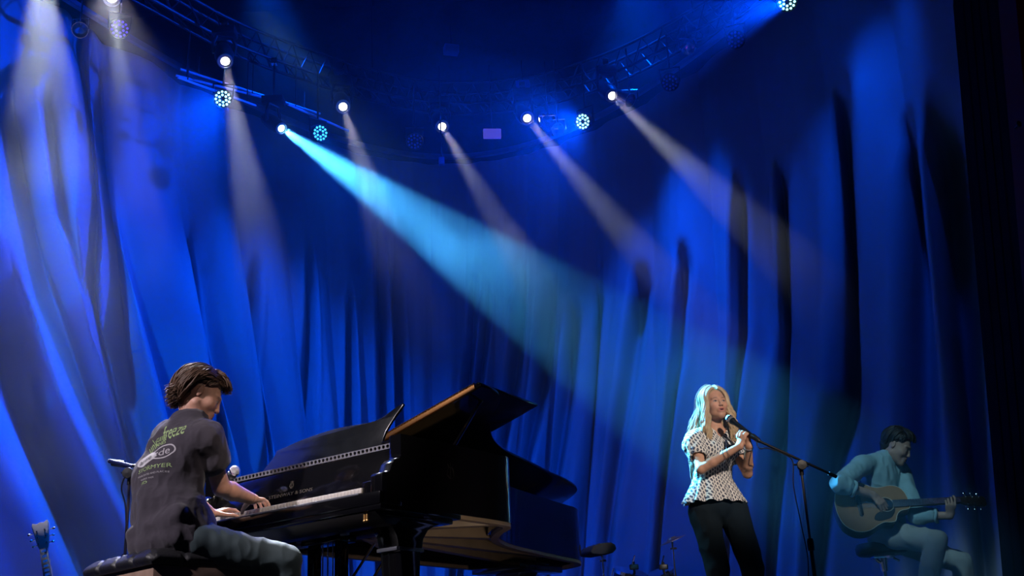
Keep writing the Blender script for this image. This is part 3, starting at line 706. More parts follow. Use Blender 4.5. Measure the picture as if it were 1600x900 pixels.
def solid(ops, h, inf=0.0):
    """ops -> (verts, quads) by surface nets; an op may carry its own inflation as the last item of a pair (op, inf)"""
    los = []; his = []
    for op in ops:
        if op[0] == 'H' or op[-1]: continue
        lo, hi, k = op_box(op, inf); los.append(lo); his.append(hi)
    lo = np.min(los, 0) - 0.03; hi = np.max(his, 0) + 0.03
    n = np.ceil((hi - lo) / h).astype(int) + 1
    A = np.full(n, 0.25, dtype=np.float32)
    ax = [lo[i] + h * np.arange(n[i]) for i in range(3)]
    for op in ops:
        if op[0] == 'H':
            P = np.meshgrid(*ax, indexing='ij', sparse=True)
            d = sum((P[i] - op[1][i]) * op[2][i] for i in range(3))
            A = (-smin(-A, -d, op[3])).astype(np.float32); continue
        l, u, k = op_box(op, inf); pad = k + 3 * h
        i0 = np.maximum(((l - pad - lo) / h).astype(int), 0); i1 = np.minimum(((u + pad - lo) / h).astype(int) + 2, n)
        if (i1 <= i0).any(): continue
        sl = tuple(slice(i0[i], i1[i]) for i in range(3))
        P = np.meshgrid(*[ax[i][sl[i]] for i in range(3)], indexing='ij', sparse=True)
        d = op_d(op, P, inf if not op[-1] else 0.0).astype(np.float32)
        if op[-1]: A[sl] = -smin(-A[sl], d, max(k, 1e-4))
        else: A[sl] = smin(A[sl], d, max(k, 1e-4))
    S = A < 0
    nx, ny, nz = (x - 1 for x in A.shape)
    cnt = np.zeros((nx, ny, nz), np.int8)
    for dx in (0, 1):
        for dy in (0, 1):
            for dz in (0, 1): cnt += S[dx:dx + nx, dy:dy + ny, dz:dz + nz]
    act = (cnt > 0) & (cnt < 8)
    idx = -np.ones(act.shape, np.int64); ii = np.argwhere(act); idx[act] = np.arange(len(ii))
    acc = np.zeros((len(ii), 3)); num = np.zeros(len(ii))
    cor = [(dx, dy, dz) for dx in (0, 1) for dy in (0, 1) for dz in (0, 1)]
    val = {c: A[ii[:, 0] + c[0], ii[:, 1] + c[1], ii[:, 2] + c[2]].astype(np.float64) for c in cor}
    for c in cor:
        for a_ in range(3):
            if c[a_]: continue
            e = list(c); e[a_] = 1; e = tuple(e); v0, v1 = val[c], val[e]
            mk = (v0 < 0) != (v1 < 0); t = np.where(mk, v0 / np.where(mk, v0 - v1, 1), 0)
            p = np.array(c, float)[None, :] + np.zeros((len(ii), 3)); p[:, a_] += t
            acc += p * mk[:, None]; num += mk
    V = (ii + acc / num[:, None]) * h + lo
    Q = []
    for a_ in range(3):
        b_, c_ = (a_ + 1) % 3, (a_ + 2) % 3
        s0 = [slice(0, None)] * 3; s1 = [slice(0, None)] * 3
        s0[a_] = slice(0, -1); s1[a_] = slice(1, None)
        X = S[tuple(s0)] != S[tuple(s1)]
        e = np.argwhere(X); e = e[(e[:, b_] > 0) & (e[:, c_] > 0) & (e[:, b_] < A.shape[b_] - 1) & (e[:, c_] < A.shape[c_] - 1)]
        ins = S[e[:, 0], e[:, 1], e[:, 2]]
        def g(db, dc):
            q = e.copy(); q[:, b_] -= db; q[:, c_] -= dc; return idx[q[:, 0], q[:, 1], q[:, 2]]
        q = np.stack([g(1, 1), g(0, 1), g(0, 0), g(1, 0)], 1)
        q[~ins] = q[~ins][:, ::-1]; Q.append(q)
    Q = np.concatenate(Q)
    Q = Q[(Q >= 0).all(1)]
    return V, Q
def relax(V, Q, it=2, w=0.5):
    n = len(V)
    for _ in range(it):
        acc = np.zeros_like(V); c = np.zeros(n)
        for a, b in ((0, 1), (1, 2), (2, 3), (3, 0)):
            np.add.at(acc, Q[:, a], V[Q[:, b]]); np.add.at(acc, Q[:, b], V[Q[:, a]])
            np.add.at(c, Q[:, a], 1); np.add.at(c, Q[:, b], 1)
        V = V * (1 - w) + w * acc / np.maximum(c, 1)[:, None]
    return V
def normals(V, Q):
    n = np.cross(V[Q[:, 2]] - V[Q[:, 0]], V[Q[:, 3]] - V[Q[:, 1]]); N = np.zeros_like(V)
    for k in range(4): np.add.at(N, Q[:, k], n)
    return N / (np.linalg.norm(N, axis=1)[:, None] + 1e-12)
def vnoise(P, seed=0):
    """smooth value noise in -1..1, P is n by 3"""
    I = np.floor(P).astype(np.int64); Fr = P - I; Fr = Fr * Fr * (3 - 2 * Fr); out = 0
    for dx in (0, 1):
        for dy in (0, 1):
            for dz in (0, 1):
                hsh = ((I[:, 0] + dx) * 73856093) ^ ((I[:, 1] + dy) * 19349663) ^ ((I[:, 2] + dz) * 83492791) ^ (seed * 2654435)
                r = ((hsh * 1103515245 + 12345) & 0x7fffffff) / 0x7fffffff * 2 - 1
                w = (Fr[:, 0] if dx else 1 - Fr[:, 0]) * (Fr[:, 1] if dy else 1 - Fr[:, 1]) * (Fr[:, 2] if dz else 1 - Fr[:, 2])
                out = out + w * r
    return out
def mesh_np(name, V, Q, m_, parent=None, base=(0, 0, 0), colors=None):
    V = V - _v(base)
    me = bpy.data.meshes.new(name)
    me.vertices.add(len(V)); me.vertices.foreach_set('co', V.astype(np.float32).ravel())
    me.loops.add(len(Q) * 4); me.loops.foreach_set('vertex_index', Q.astype(np.int32).ravel())
    me.polygons.add(len(Q)); me.polygons.foreach_set('loop_start', np.arange(0, len(Q) * 4, 4, dtype=np.int32))
    me.polygons.foreach_set('use_smooth', [True] * len(Q))
    me.update(calc_edges=True); me.validate()
    me.materials.append(m_)
    if colors is not None:
        ca = me.color_attributes.new('own_colour', 'FLOAT_COLOR', 'POINT')
        ca.data.foreach_set('color', np.concatenate([colors, np.ones((len(V), 1))], 1).astype(np.float32).ravel())
    o = bpy.data.objects.new(name, me); COL.objects.link(o)
    if parent is not None: o.parent = parent
    return o
class Pose:
    """a local frame: x forward, y to the figure's left, z up"""
    def __init__(s, o, fwd, up=(0, 0, 1), sc=1.0):
        s.o = Vector(o); f = Vector(fwd).normalized(); u = Vector(up); u = (u - f * u.dot(f)).normalized(); l = u.cross(f)
        s.B = Matrix((f, l, u)).transposed(); s.sc = sc
        s.rot = np.array(s.B)
    def __call__(s, x, y, z): return s.o + s.B @ (Vector((x, y, z)) * s.sc)
    def inv(s, V): return (V - _v(s.o)) @ s.rot / s.sc
def head_ops(T, female=False, mouth=0.0):
    s = T.sc; r = T.rot; q = []
    def e(c, rr, k=0.02, sub=False, rot=None):
        o_ = E(T(*c), [x * s for x in rr], r if rot is None else r @ rot, k * s); q.append(SUB(o_) if sub else o_)
    def c(a, b, ra, rb=None, k=0.015, sub=False):
        o_ = C(T(*a), T(*b), ra * s, None if rb is None else rb * s, k * s); q.append(SUB(o_) if sub else o_)
    e((-0.018, 0, 0.028), (0.098, 0.076, 0.090))
    e((0.028, 0, -0.022), (0.062, 0.060, 0.084), 0.03)
    jw = 0.042 if female else 0.048
    for y in (-1, 1):
        c((0.0, y * jw * 1.15, -0.055), (0.066, y * 0.012, -0.098), 0.020, 0.017, 0.03)
        e((0.056, y * 0.040, -0.028), (0.028, 0.022, 0.022), 0.03)
        c((0.083, y * 0.014, 0.022), (0.072, y * 0.044, 0.020), 0.0085 if female else 0.011, 0.007, 0.014)
    e((0.072, 0, -0.100), (0.018, 0.017, 0.014), 0.02)
    for y in (-1, 1): e((0.102, y * 0.031, -0.001), (0.017, 0.018, 0.0125), 0.012, True)
    for y in (-1, 1): e((0.0765, y * 0.0305, -0.002), (0.0135, 0.0135, 0.0120), 0.003)
    c((0.088, 0, 0.008), (0.105, 0, -0.032), 0.0070, 0.0082, 0.011)
    for y in (-1, 1): e((0.098, y * 0.0105, -0.036), (0.0085, 0.0065, 0.0062), 0.006)
    e((0.083, 0, -0.066), (0.013, 0.026, 0.020), 0.014)
    c((0.0945, -0.012, -0.0585), (0.0945, 0.012, -0.0585), 0.0055, 0.0055, 0.006)
    c((0.0925, -0.010, -0.074 - mouth), (0.0925, 0.010, -0.074 - mouth), 0.0065, 0.0065, 0.006)
    if mouth: e((0.101, 0, -0.0665 - mouth * 0.5), (0.014, 0.014, 0.0045 + mouth * 0.5), 0.004, True)
    else: c((0.103, -0.02, -0.0655), (0.103, 0.02, -0.0655), 0.0035, 0.0035, 0.003, True)
    for y in (-1, 1):
        e((-0.008, y * 0.078, -0.004), (0.015, 0.0075, 0.027), 0.007)
        e((-0.003, y * 0.0865, 0.000), (0.009, 0.006, 0.016), 0.004, True)
    return q
def skin_colors(V, T, base, lips=(0.42, 0.13, 0.10), iris=(0.03, 0.025, 0.02), brow=(0.10, 0.06, 0.035), n=None):
    q = T.inv(V); col = np.tile(np.array(base), (len(V), 1))
    col = col * (1 + 0.10 * vnoise(V * 35, 3)[:, None] + 0.05 * vnoise(V * 110, 5)[:, None])
    def mixc(w, c): nonlocal col; w = np.clip(w, 0, 1)[:, None]; col = col * (1 - w) + np.array(c) * w
    hd = (q[:, 0] > 0.05) & (np.abs(q[:, 1]) < 0.06) & (np.abs(q[:, 2]) < 0.12)
    mixc(hd * 0.35 * np.exp(-((np.abs(q[:, 1]) - 0.042) / 0.016) ** 2 - ((q[:, 2] + 0.035) / 0.018) ** 2), (base[0] * 1.15, base[1] * 0.75, base[2] * 0.75))
    mixc(hd * 1.0 * np.exp(-(q[:, 1] / 0.021) ** 4 - ((q[:, 2] + 0.066) / 0.0135) ** 4), lips)
    mixc(hd * 1.0 * np.exp(-(q[:, 1] / 0.013) ** 4 - ((q[:, 2] + 0.0665) / 0.004) ** 4), (0.05, 0.015, 0.012))
    for y in (-1, 1):
        ey = (q[:, 1] - y * 0.0305)
        mixc(hd * np.exp(-(ey / 0.0135) ** 4 - ((q[:, 2] + 0.002) / 0.0045) ** 4), (0.40, 0.36, 0.34))
        mixc(hd * 1.2 * np.exp(-(ey / 0.0068) ** 4 - ((q[:, 2] + 0.0015) / 0.0055) ** 4), iris)
        mixc(hd * 0.9 * np.exp(-(ey / 0.0150) ** 4 - ((q[:, 2] - 0.0045 + 30 * ey ** 2) / 0.0024) ** 2), (0.04, 0.025, 0.02))
        mixc(hd * 0.85 * np.exp(-((ey - y * 0.003) / 0.018) ** 4 - ((q[:, 2] - 0.0215 + 12 * ey ** 2) / 0.0038) ** 2), brow)
    return col
def hand_ops(wr, fd, pn, left, curl=(35, 45, 30), spread=0.05, sc=1.0, thumb=(0.6, 0.5, 0.3), per=None):
    """wr wrist, fd direction to the knuckles, pn direction the palm faces; thumb = (forward, sideways, palmward)"""
    fd = Vector(fd).normalized(); pn = Vector(pn); pn = (pn - fd * pn.dot(fd)).normalized()
    sd = fd.cross(pn) * (-1 if left else 1)     # towards the thumb side
    wr = Vector(wr); q = []
    kn = wr + fd * 0.085 * sc
    q.append(G(wr - fd * 0.01, kn - fd * 0.008 * sc, (0.027 * sc, 0.017 * sc), (0.037 * sc, 0.013 * sc), sd, 0.012))
    L = [(0.043, 0.026, 0.020), (0.048, 0.030, 0.021), (0.044, 0.028, 0.020), (0.034, 0.020, 0.017)]
    for i in range(4):
        off = (0.029, 0.010, -0.010, -0.029)[i]
        p = wr + fd * (0.083, 0.087, 0.083, 0.075)[i] * sc + sd * off * sc
        d = (fd + sd * spread * (1.5, 0.5, -0.5, -1.5)[i]).normalized(); ang = 0; r = 0.0088 * sc
        cu = per[i] if per else curl
        q.append(C(p - fd * 0.02 * sc, p, 0.010 * sc, r, 0.006))
        for j in range(3):
            ang += R(cu[j]); dd = d * math.cos(ang) + pn * math.sin(ang)
            e = p + dd * L[i][j] * sc; q.append(C(p, e, r, r * 0.92, 0.0025)); p = e; r *= 0.92
    tb = wr + fd * 0.018 * sc + sd * 0.026 * sc + pn * 0.008 * sc
    td = (fd * thumb[0] + sd * thumb[1] + pn * thumb[2]).normalized()
    t1 = tb + td * 0.045 * sc; td2 = (td + fd * 0.35).normalized(); t2 = t1 + td2 * 0.032 * sc; t3 = t2 + (td2 + pn * 0.3).normalized() * 0.024 * sc
    q += [C(tb, t1, 0.0145 * sc, 0.011 * sc, 0.01), C(t1, t2, 0.0105 * sc, 0.0095 * sc, 0.003), C(t2, t3, 0.0095 * sc, 0.008 * sc, 0.003)]
    return q
def torso_path(pts, X, widths, depths, k=0.05):
    q = []
    for i in range(len(pts) - 1):
        q.append(G(pts[i], pts[i + 1], (widths[i], depths[i]), (widths[i + 1], depths[i + 1]), X, k))
    return q
def wrinkle(V, Q, amp, sx, seed=1, fine=0.0):
    N = normals(V, Q)
    w = vnoise(V * np.array(sx), seed) + 0.5 * vnoise(V * np.array(sx) * 2.1, seed + 1)
    rid = 1 - np.abs(w) * 1.6
    V = V + N * (amp * np.clip(rid, -0.6, 1))[:, None]
    if fine: V = V + N * (fine * vnoise(V * 90, seed + 7))[:, None]
    return V
def dist_print(o_, a, b, t): print('limb', o_, t, round((Vector(a) - Vector(b)).length, 3))

def shell(T, d, off, c=(-0.020, 0, 0.030), r=(0.102, 0.084, 0.094)):
    return T(c[0] + d[0] * (r[0] + off), c[1] + d[1] * (r[1] + off), c[2] + d[2] * (r[2] + off))
def dirn(az, el): return Vector((math.cos(R(az)) * math.cos(R(el)), math.sin(R(az)) * math.cos(R(el)), math.sin(R(el))))
def scalp_lock(T, d0, d1, o0, om, o1, wv, fq, ph, n=10, via=None):
    pts = []
    for i in range(n + 1):
        t = i / n
        d = d0.slerp(d1, t) if via is None else (d0.slerp(via, t * 2) if t < 0.5 else via.slerp(d1, t * 2 - 1))
        sd = d.cross(d1 - d0); sd = sd.normalized() if sd.length > 1e-5 else Vector((0, 1, 0))
        d = (d + sd * (wv * 9 * math.sin(ph + fq * 6.28 * t))).normalized()
        off = o0 * (1 - t) ** 2 + 2 * om * t * (1 - t) + o1 * t * t + wv * math.cos(ph + fq * 6.28 * t)
        pts.append(shell(T, d, max(off, 0.0)))
    return pts
# ------------------------------------------------------------------ the singer
m_skin = mat('skin', (0.5, 0.3, 0.2), 0.5, spec=0.4, attr='own_colour', bump=0.05, bscale=300)
sock(m_skin.node_tree.nodes['Principled BSDF'], 'Subsurface Weight').default_value = 0.06
sock(m_skin.node_tree.nodes['Principled BSDF'], 'Subsurface Radius').default_value = (0.02, 0.008, 0.004)
SD = 8.0
sbase = at(1118, 780, SD); sbase.z = 0
def sp(px, py, D): return at(px, py, D)
s_head = Pose(sp(1116.5, 632.5, 7.97), (0.27, -0.95, 0.10), (-0.06, 0.05, 1), 0.98)
fv = Vector((0.42, -0.9, 0)).normalized(); rv = Vector((fv.y, -fv.x, 0))   # her right
chest = sp(1117, 703, 7.99); waist = sp(1113, 743, 8.0); hip = sp(1122, 790, 8.0); crotch = sp(1124, 815, 8.0)
nk = sp(1117, 672, 8.0)
shR = sp(1087, 688, 7.93); shL = sp(1141, 686, 8.05)
elR = sp(1095, 733, 7.79); wrR = sp(1156, 697, 7.71)
elL = sp(1168, 740, 7.90); wrL = sp(1170, 697, 7.74)
for n_, a, b in (('uaR', shR, elR), ('faR', elR, wrR), ('uaL', shL, elL), ('faL', elL, wrL), ('sh', shR, shL)): dist_print('singer', a, b, n_)
mic_a = sp(1139.5, 654, 7.80); mic_b = sp(1180, 684.5, 7.68)
torso = [G(waist, chest, (0.112, 0.080), (0.132, 0.095), rv, 0.05), G(chest, (nk + chest) / 2, (0.135, 0.09), (0.11, 0.065), rv, 0.05), C(shR, nk, 0.045, 0.04, 0.05), C(shL, nk, 0.045, 0.04, 0.05),
         E(chest + fv * 0.07 + rv * 0.06 + Vector((0, 0, -0.02)), 0.058, None, 0.03), E(chest + fv * 0.07 - rv * 0.06 + Vector((0, 0, -0.02)), 0.058, None, 0.03)]
knR = sp(1121, 889, 7.93); knL = sp(1177, 889, 7.92); anR = Vector((sp(1128, 998, 7.98).x, 7.98, 0.08)); anL = Vector((sp(1186, 998, 7.95).x, 7.95, 0.08))
hipR = sp(1100, 800, 7.98); hipL = sp(1146, 800, 8.03)
lower = [G(hip, waist, (0.150, 0.11), (0.105, 0.08), rv, 0.05), C(hipR, knR, 0.088, 0.058, 0.03), C(hipL, knL, 0.088, 0.058, 0.03), C(knR, anR, 0.055, 0.036, 0.02), C(knL, anL, 0.055, 0.036, 0.02)]
neck = [C(s_head(-0.03, 0, -0.05), nk + Vector((0, 0, -0.02)), 0.046, 0.050, 0.02)]
arms = [C(shR, elR, 0.043, 0.033, 0.012), C(elR, elR + (wrR - elR) * 0.3, 0.032, 0.034, 0.012), C(elR + (wrR - elR) * 0.3, wrR, 0.034, 0.023, 0.012),
        C(shL, elL, 0.042, 0.032, 0.012), C(elL, elL + (wrL - elL) * 0.3, 0.031, 0.034, 0.012), C(elL + (wrL - elL) * 0.3, wrL, 0.034, 0.024, 0.012)]
micd = (mic_b - mic_a).normalized()
# left hand holds the microphone, right hand folds over it
hl = hand_ops(wrL, Vector((-0.10, 0.02, 1.0)), Vector((-0.75, -0.45, 0.1)), True, (60, 62, 35), 0.02, 0.92, (0.8, 0.3, 0.5))
hr = hand_ops(wrR, Vector((0.30, -0.05, 0.95)), Vector((0.65, 0.62, 0.0)), False, (42, 60, 40), 0.03, 0.92, (0.9, 0.25, 0.3))
feet = []
for an_, d_ in ((anR, fv - rv * 0.1), (anL, fv + rv * -0.4)):
    d_ = d_.normalized(); feet.append(C(Vector((an_.x, an_.y, 0.045)) - d_ * 0.05, Vector((an_.x, an_.y, 0.032)) + d_ * 0.15, 0.042, 0.030, 0.02))
V, Q = solid(torso + lower + neck + arms + feet + head_ops(s_head, True, 0.004) + hl + hr, 0.0035)
V = relax(V, Q, 1, 0.4)
cols = skin_colors(V, s_head, (0.60, 0.33, 0.22), (0.50, 0.16, 0.14), brow=(0.12, 0.07, 0.04))
singer = mesh_np('person', V, Q, m_skin, None, sbase, cols); singer.location = sbase
tag(singer, 'person with long wavy blonde hair in a patterned white blouse singing into a microphone', 'person')
# blouse with puffed sleeves
m_bl = bpy.data.materials.new('white_blouse_dark_motif'); m_bl.use_nodes = True
nt = m_bl.node_tree; N_ = nt.nodes; Lk = nt.links; b = N_['Principled BSDF']; b.inputs['Roughness'].default_value = 0.75
def mth(op, a, b_=None, c_=None):
    n = N_.new('ShaderNodeMath'); n.operation = op
    for i, x in enumerate((a, b_, c_)):
        if x is None: continue
        if isinstance(x, (int, float)): n.inputs[i].default_value = x
        else: Lk.new(x, n.inputs[i])
    return n.outputs[0]
tc = N_.new('ShaderNodeTexCoord'); sx_ = N_.new('ShaderNodeSeparateXYZ')
nz = N_.new('ShaderNodeTexNoise'); nz.inputs['Scale'].default_value = 9
vm = N_.new('ShaderNodeVectorMath'); vm.operation = 'MULTIPLY_ADD'; Lk.new(nz.outputs['Color'], vm.inputs[0]); vm.inputs[1].default_value = (0.03, 0.03, 0.03); Lk.new(tc.outputs['Object'], vm.inputs[2])
Lk.new(tc.outputs['Object'], nz.inputs['Vector']); Lk.new(vm.outputs[0], sx_.inputs[0])
u_ = mth('ADD', mth('MULTIPLY', sx_.outputs['X'], 1.0), mth('MULTIPLY', sx_.outputs['Y'], 0.7))
cu = mth('DIVIDE', u_, 0.020); cell = mth('FLOOR', cu)
zz = mth('ADD', mth('DIVIDE', sx_.outputs['Z'], 0.029), mth('MULTIPLY', cell, 0.5))
fu = mth('ABSOLUTE', mth('SUBTRACT', mth('FRACT', cu), 0.5)); fz = mth('ABSOLUTE', mth('SUBTRACT', mth('FRACT', zz), 0.5))
dd = mth('ADD', mth('POWER', mth('DIVIDE', fu, 0.34), 1.6), mth('POWER', mth('DIVIDE', fz, 0.42), 1.6))
rp = N_.new('ShaderNodeMapRange'); rp.inputs['From Min'].default_value = 0.8; rp.inputs['From Max'].default_value = 1.1; Lk.new(dd, rp.inputs['Value'])
hole = N_.new('ShaderNodeMapRange'); hole.inputs['From Min'].default_value = 0.10; hole.inputs['From Max'].default_value = 0.2; hole.inputs['To Min'].default_value = 0.25; hole.inputs['To Max'].default_value = 0.0; Lk.new(dd, hole.inputs['Value'])
fac = mth('MAXIMUM', rp.outputs[0], hole.outputs[0])
mxn = N_.new('ShaderNodeMix'); mxn.data_type = 'RGBA'; Lk.new(fac, mxn.inputs['Factor']); mxn.inputs[6].default_value = (0.035, 0.045, 0.085, 1); mxn.inputs[7].default_value = (0.78, 0.76, 0.72, 1)
Lk.new(mxn.outputs[2], b.inputs['Base Color'])
sleeveR = shR + (elR - shR) * 0.45; sleeveL = shL + (elL - shL) * 0.45
bops = [o_ for o_ in torso] + [G(waist - Vector((0, 0, 0.012)), waist, (0.125, 0.088), (0.125, 0.088), rv, 0.02),
        E(shR + (elR - shR) * 0.18 - Vector((0, 0, 0.0)) + rv * 0.02, (0.064, 0.060, 0.062), None, 0.03), C(shR, sleeveR, 0.055, 0.056, 0.03),
        E(shL + (elL - shL) * 0.18 - rv * 0.015, (0.058, 0.056, 0.058), None, 0.03), C(shL, sleeveL, 0.053, 0.053, 0.03)]
bops += [SUB(C(sleeveR, elR, 0.052, 0.052, 0.004)), SUB(C(sleeveL, elL, 0.052, 0.052, 0.004)), H(waist - Vector((0, 0, 0.03)), (0, 0, -1))]
vtop = nk + fv * 0.09 + Vector((0, 0, 0.02)); vbot = chest + fv * 0.15 + Vector((0, 0, 0.01))
bops += [SUB(C(nk + Vector((0, 0, 0.06)), nk + fv * 0.03 + Vector((0, 0, 0.0)), 0.075, 0.062, 0.01)), SUB(C(vtop, vbot, 0.075, 0.012, 0.006))]
V, Q = solid(bops, 0.0042, 0.012)
V = wrinkle(V, Q, 0.006, (22, 22, 10), 4, 0.001)
mesh_np('blouse', V, Q, m_bl, singer, sbase)
# ruffled sleeve cuffs and the flared peplum
def ruffle(center, nrm, xh, r0, r1, h0, waves, amp, ax_ratio=1.0, rows=8, seg=120, th=0.004):
    F_ = frame(center, nrm, xh); vs = []; fs = []
    for layer in (0, 1):
        for j in range(rows + 1):
            t = j / rows
            for i in range(seg):
                a = 2 * math.pi * i / seg
                rr = r0 + (r1 - r0) * t ** 1.2 + amp * t * math.sin(waves * a + 0.8 * math.sin(a * 2)) + amp * 0.4 * t * math.sin(waves * 2.3 * a) - layer * th
                vs.append(F_ @ Vector((rr * math.cos(a), rr * ax_ratio * math.sin(a), -h0 * t + 0.006 * t * math.sin(waves * a + 1))))
    n1 = (rows + 1) * seg
    for j in range(rows):
        for i in range(seg):
            a = j * seg + i; b_ = j * seg + (i + 1) % seg
            fs.append((a, a + seg, b_ + seg, b_)); fs.append((n1 + a, n1 + b_, n1 + b_ + seg, n1 + a + seg))
    for i in range(seg):
        a = rows * seg + i; b_ = rows * seg + (i + 1) % seg; fs.append((a, n1 + a, n1 + b_, b_))
    return MB().add(vs, fs)
def local(mb, base): mb.v = [(v[0] - base[0], v[1] - base[1], v[2] - base[2]) for v in mb.v]; return mb
local(ruffle(waist + Vector((0.0, 0, -0.005)), (0.02, 0, 1), rv, 0.135, 0.222, 0.185, 13, 0.013, 0.74), sbase).build('peplum', m_bl, singer, 60)
for s0, e0 in ((sleeveR, elR), (sleeveL, elL)):
    d_ = (s0 - e0).normalized()
    local(ruffle(s0 + d_ * -0.0, d_, rv, 0.056, 0.064, 0.022, 14, 0.003, 1.0, 4, 70, 0.003), sbase).build('sleeve_frill', m_bl, singer, 60)
# dark ties at the neck opening
tie = MB()
for s_ in (-1, 1):
    tie.tube(bez([vbot + fv * -0.012 + Vector((0, 0, 0.03)), vbot + rv * (s_ * 0.012) + Vector((0, 0, -0.02)), vbot + rv * (s_ * 0.02) + fv * -0.005 + Vector((0, 0, -0.10))], 6), 0.006, 6)
local(tie, sbase).build('neck_tie', mat('dark_navy_ribbon', (0.03, 0.04, 0.08), 0.6, var=0.1), singer)
# trousers
m_tr = mat('dark_teal_trousers', (0.010, 0.018, 0.026), 0.9, spec=0.15, var=0.25, vscale=6)
V, Q = solid([G(hip, waist, (0.150, 0.11), (0.098, 0.070), rv, 0.05)] + lower[1:] + [H(anR + Vector((0, 0, -0.02)), (0, 0, -1)), H(waist - Vector((0, 0, 0.055)), (0, 0, 1))], 0.0055, 0.014)
V = wrinkle(V, Q, 0.006, (11, 11, 6), 9, 0.0)
mesh_np('trousers', V, Q, m_tr, singer, sbase)
V, Q = solid(feet, 0.006, 0.008)
mesh_np('shoes', V, Q, M['black_plastic'], singer, sbase)
# hair
def lock_path(T, side, x0, y0, length, out, front, seedv, ry=0.086, rz=0.108, rx=0.104):
    """from the parting over the side of the head and down"""
    rnd = random.Random(seedv); P_ = []
    for i in range(7):
        th = R(8 + 92 * i / 6)
        sh = math.sqrt(max(0.05, 1 - (x0 / rx) ** 2))
        x = x0 + (front - x0) * (i / 6) ** 1.5
        P_.append(T(x - 0.015, side * ((ry + y0) * math.sin(th) * (0.35 + 0.65 * sh) + 0.002), 0.026 + (rz + y0) * math.cos(th) * sh))
    p = P_[-1].copy(); n = 12; ph = rnd.uniform(0, 6.28); wv = rnd.uniform(0.004, 0.011); fr_ = rnd.uniform(2.2, 3.2)
    outv = (T.B @ Vector((0.0, side, 0))); fw = T.B @ Vector((1, 0, 0))
    for i in range(1, n + 1):
        t = i / n
        q = p + Vector((0, 0, -length * t)) + outv * (out * (math.sin(min(t * 1.5, 1) * 1.57)) + wv * math.sin(ph + t * fr_ * 6.28) * min(1, t * 3)) + fw * (wv * math.cos(ph + t * fr_ * 6.28 * 0.9) * min(1, t * 3) + 0.02 * t * (1 if front > 0 else -1))
        P_.append(q)
    return P_
m_hair = mat('wavy_blonde_hair', (0.46, 0.33, 0.19), 0.45, spec=0.5, var=0.35, vscale=35, sheen=0.2)
rnd = random.Random(5); hm = MB()
for k in range(420):
    side = 1 if k % 2 else -1
    x0 = rnd.uniform(-0.085, 0.078)
    fr_end = x0 + 0.012 if x0 > 0.02 else x0 * 0.9 - 0.02
    fr_end = min(fr_end, 0.068)
    Ln = rnd.uniform(0.24, 0.36) if side > 0 else (rnd.uniform(0.28, 0.36) if x0 > 0.0 else rnd.uniform(0.36, 0.58))
    if x0 > 0.03: Ln *= 0.95
    out = rnd.uniform(0.0, 0.035) + ((0.055 * rnd.random() + 0.015) if (side < 0 and x0 < 0.0) else 0.0)
    pts = lock_path(s_head, side, x0, rnd.uniform(-0.004, 0.012), Ln, out, fr_end, k)
    pts = bez(pts, 3); n = len(pts); w = rnd.uniform(0.005, 0.0095)
    rad = [w * (0.55 + 0.45 * min(1, i / 6)) * (1 - 0.85 * max(0, (i / n - 0.72) / 0.28) ** 1.3) for i in range(n)]
    hm.tube(pts, rad, 6)
# a few fly-away strands
for k in range(14):
    side = 1 if k % 3 == 0 else -1
    pts = bez(lock_path(s_head, side, rnd.uniform(-0.08, 0.03), rnd.uniform(0.012, 0.028), rnd.uniform(0.2, 0.4), rnd.uniform(0.05, 0.09), rnd.uniform(-0.09, 0.0), k + 900), 3)
    hm.tube(pts, 0.0010, 4)
cap = [E(s_head(-0.020, 0, 0.034), (0.094, 0.079, 0.090), s_head.rot, 0.01), C(s_head(-0.060, 0.02, -0.03), s_head(-0.085, 0.035, -0.20), 0.055, 0.04, 0.03), C(s_head(-0.060, -0.025, -0.03), s_head(-0.085, -0.05, -0.28), 0.057, 0.045, 0.03),
       SUB(E(s_head(0.085, 0, -0.035), (0.066, 0.062, 0.125), s_head.rot, 0.01))]
V, Q = solid(cap, 0.006)
o_ = len(hm.v); hm.add([tuple(v) for v in V], [tuple(int(i) for i in q) for q in Q])
local(hm, sbase).build('hair', m_hair, singer, 80)
# bracelets on her right forearm
fd_ = (wrR - elR).normalized()
for t_ in (0.62, 0.72):
    c_ = elR + (wrR - elR) * t_; F_ = frame(c_, fd_); r_ = 0.040 - 0.010 * t_ + 0.003
    rg = MB().tube([F_ @ Vector((r_ * math.cos(a), r_ * math.sin(a), 0.006 * math.sin(a))) for a in np.linspace(0, 2 * math.pi, 28)], 0.0017, 6)
    local(rg, sbase).build('bracelet', mat('thin_dark_cord', (0.02, 0.015, 0.012), 0.5), singer)
c_ = wrL + Vector((0, 0, 0.0)); F_ = frame(c_ - (wrL - elL).normalized() * 0.012, (wrL - elL))
rg = MB().tube([F_ @ Vector((0.030 * math.cos(a), 0.030 * math.sin(a), 0)) for a in np.linspace(0, 2 * math.pi, 28)], 0.0025, 6)
local(rg, sbase).build('bracelet', mat('pale_bead_band', (0.6, 0.6, 0.65), 0.3, 0.5), singer)
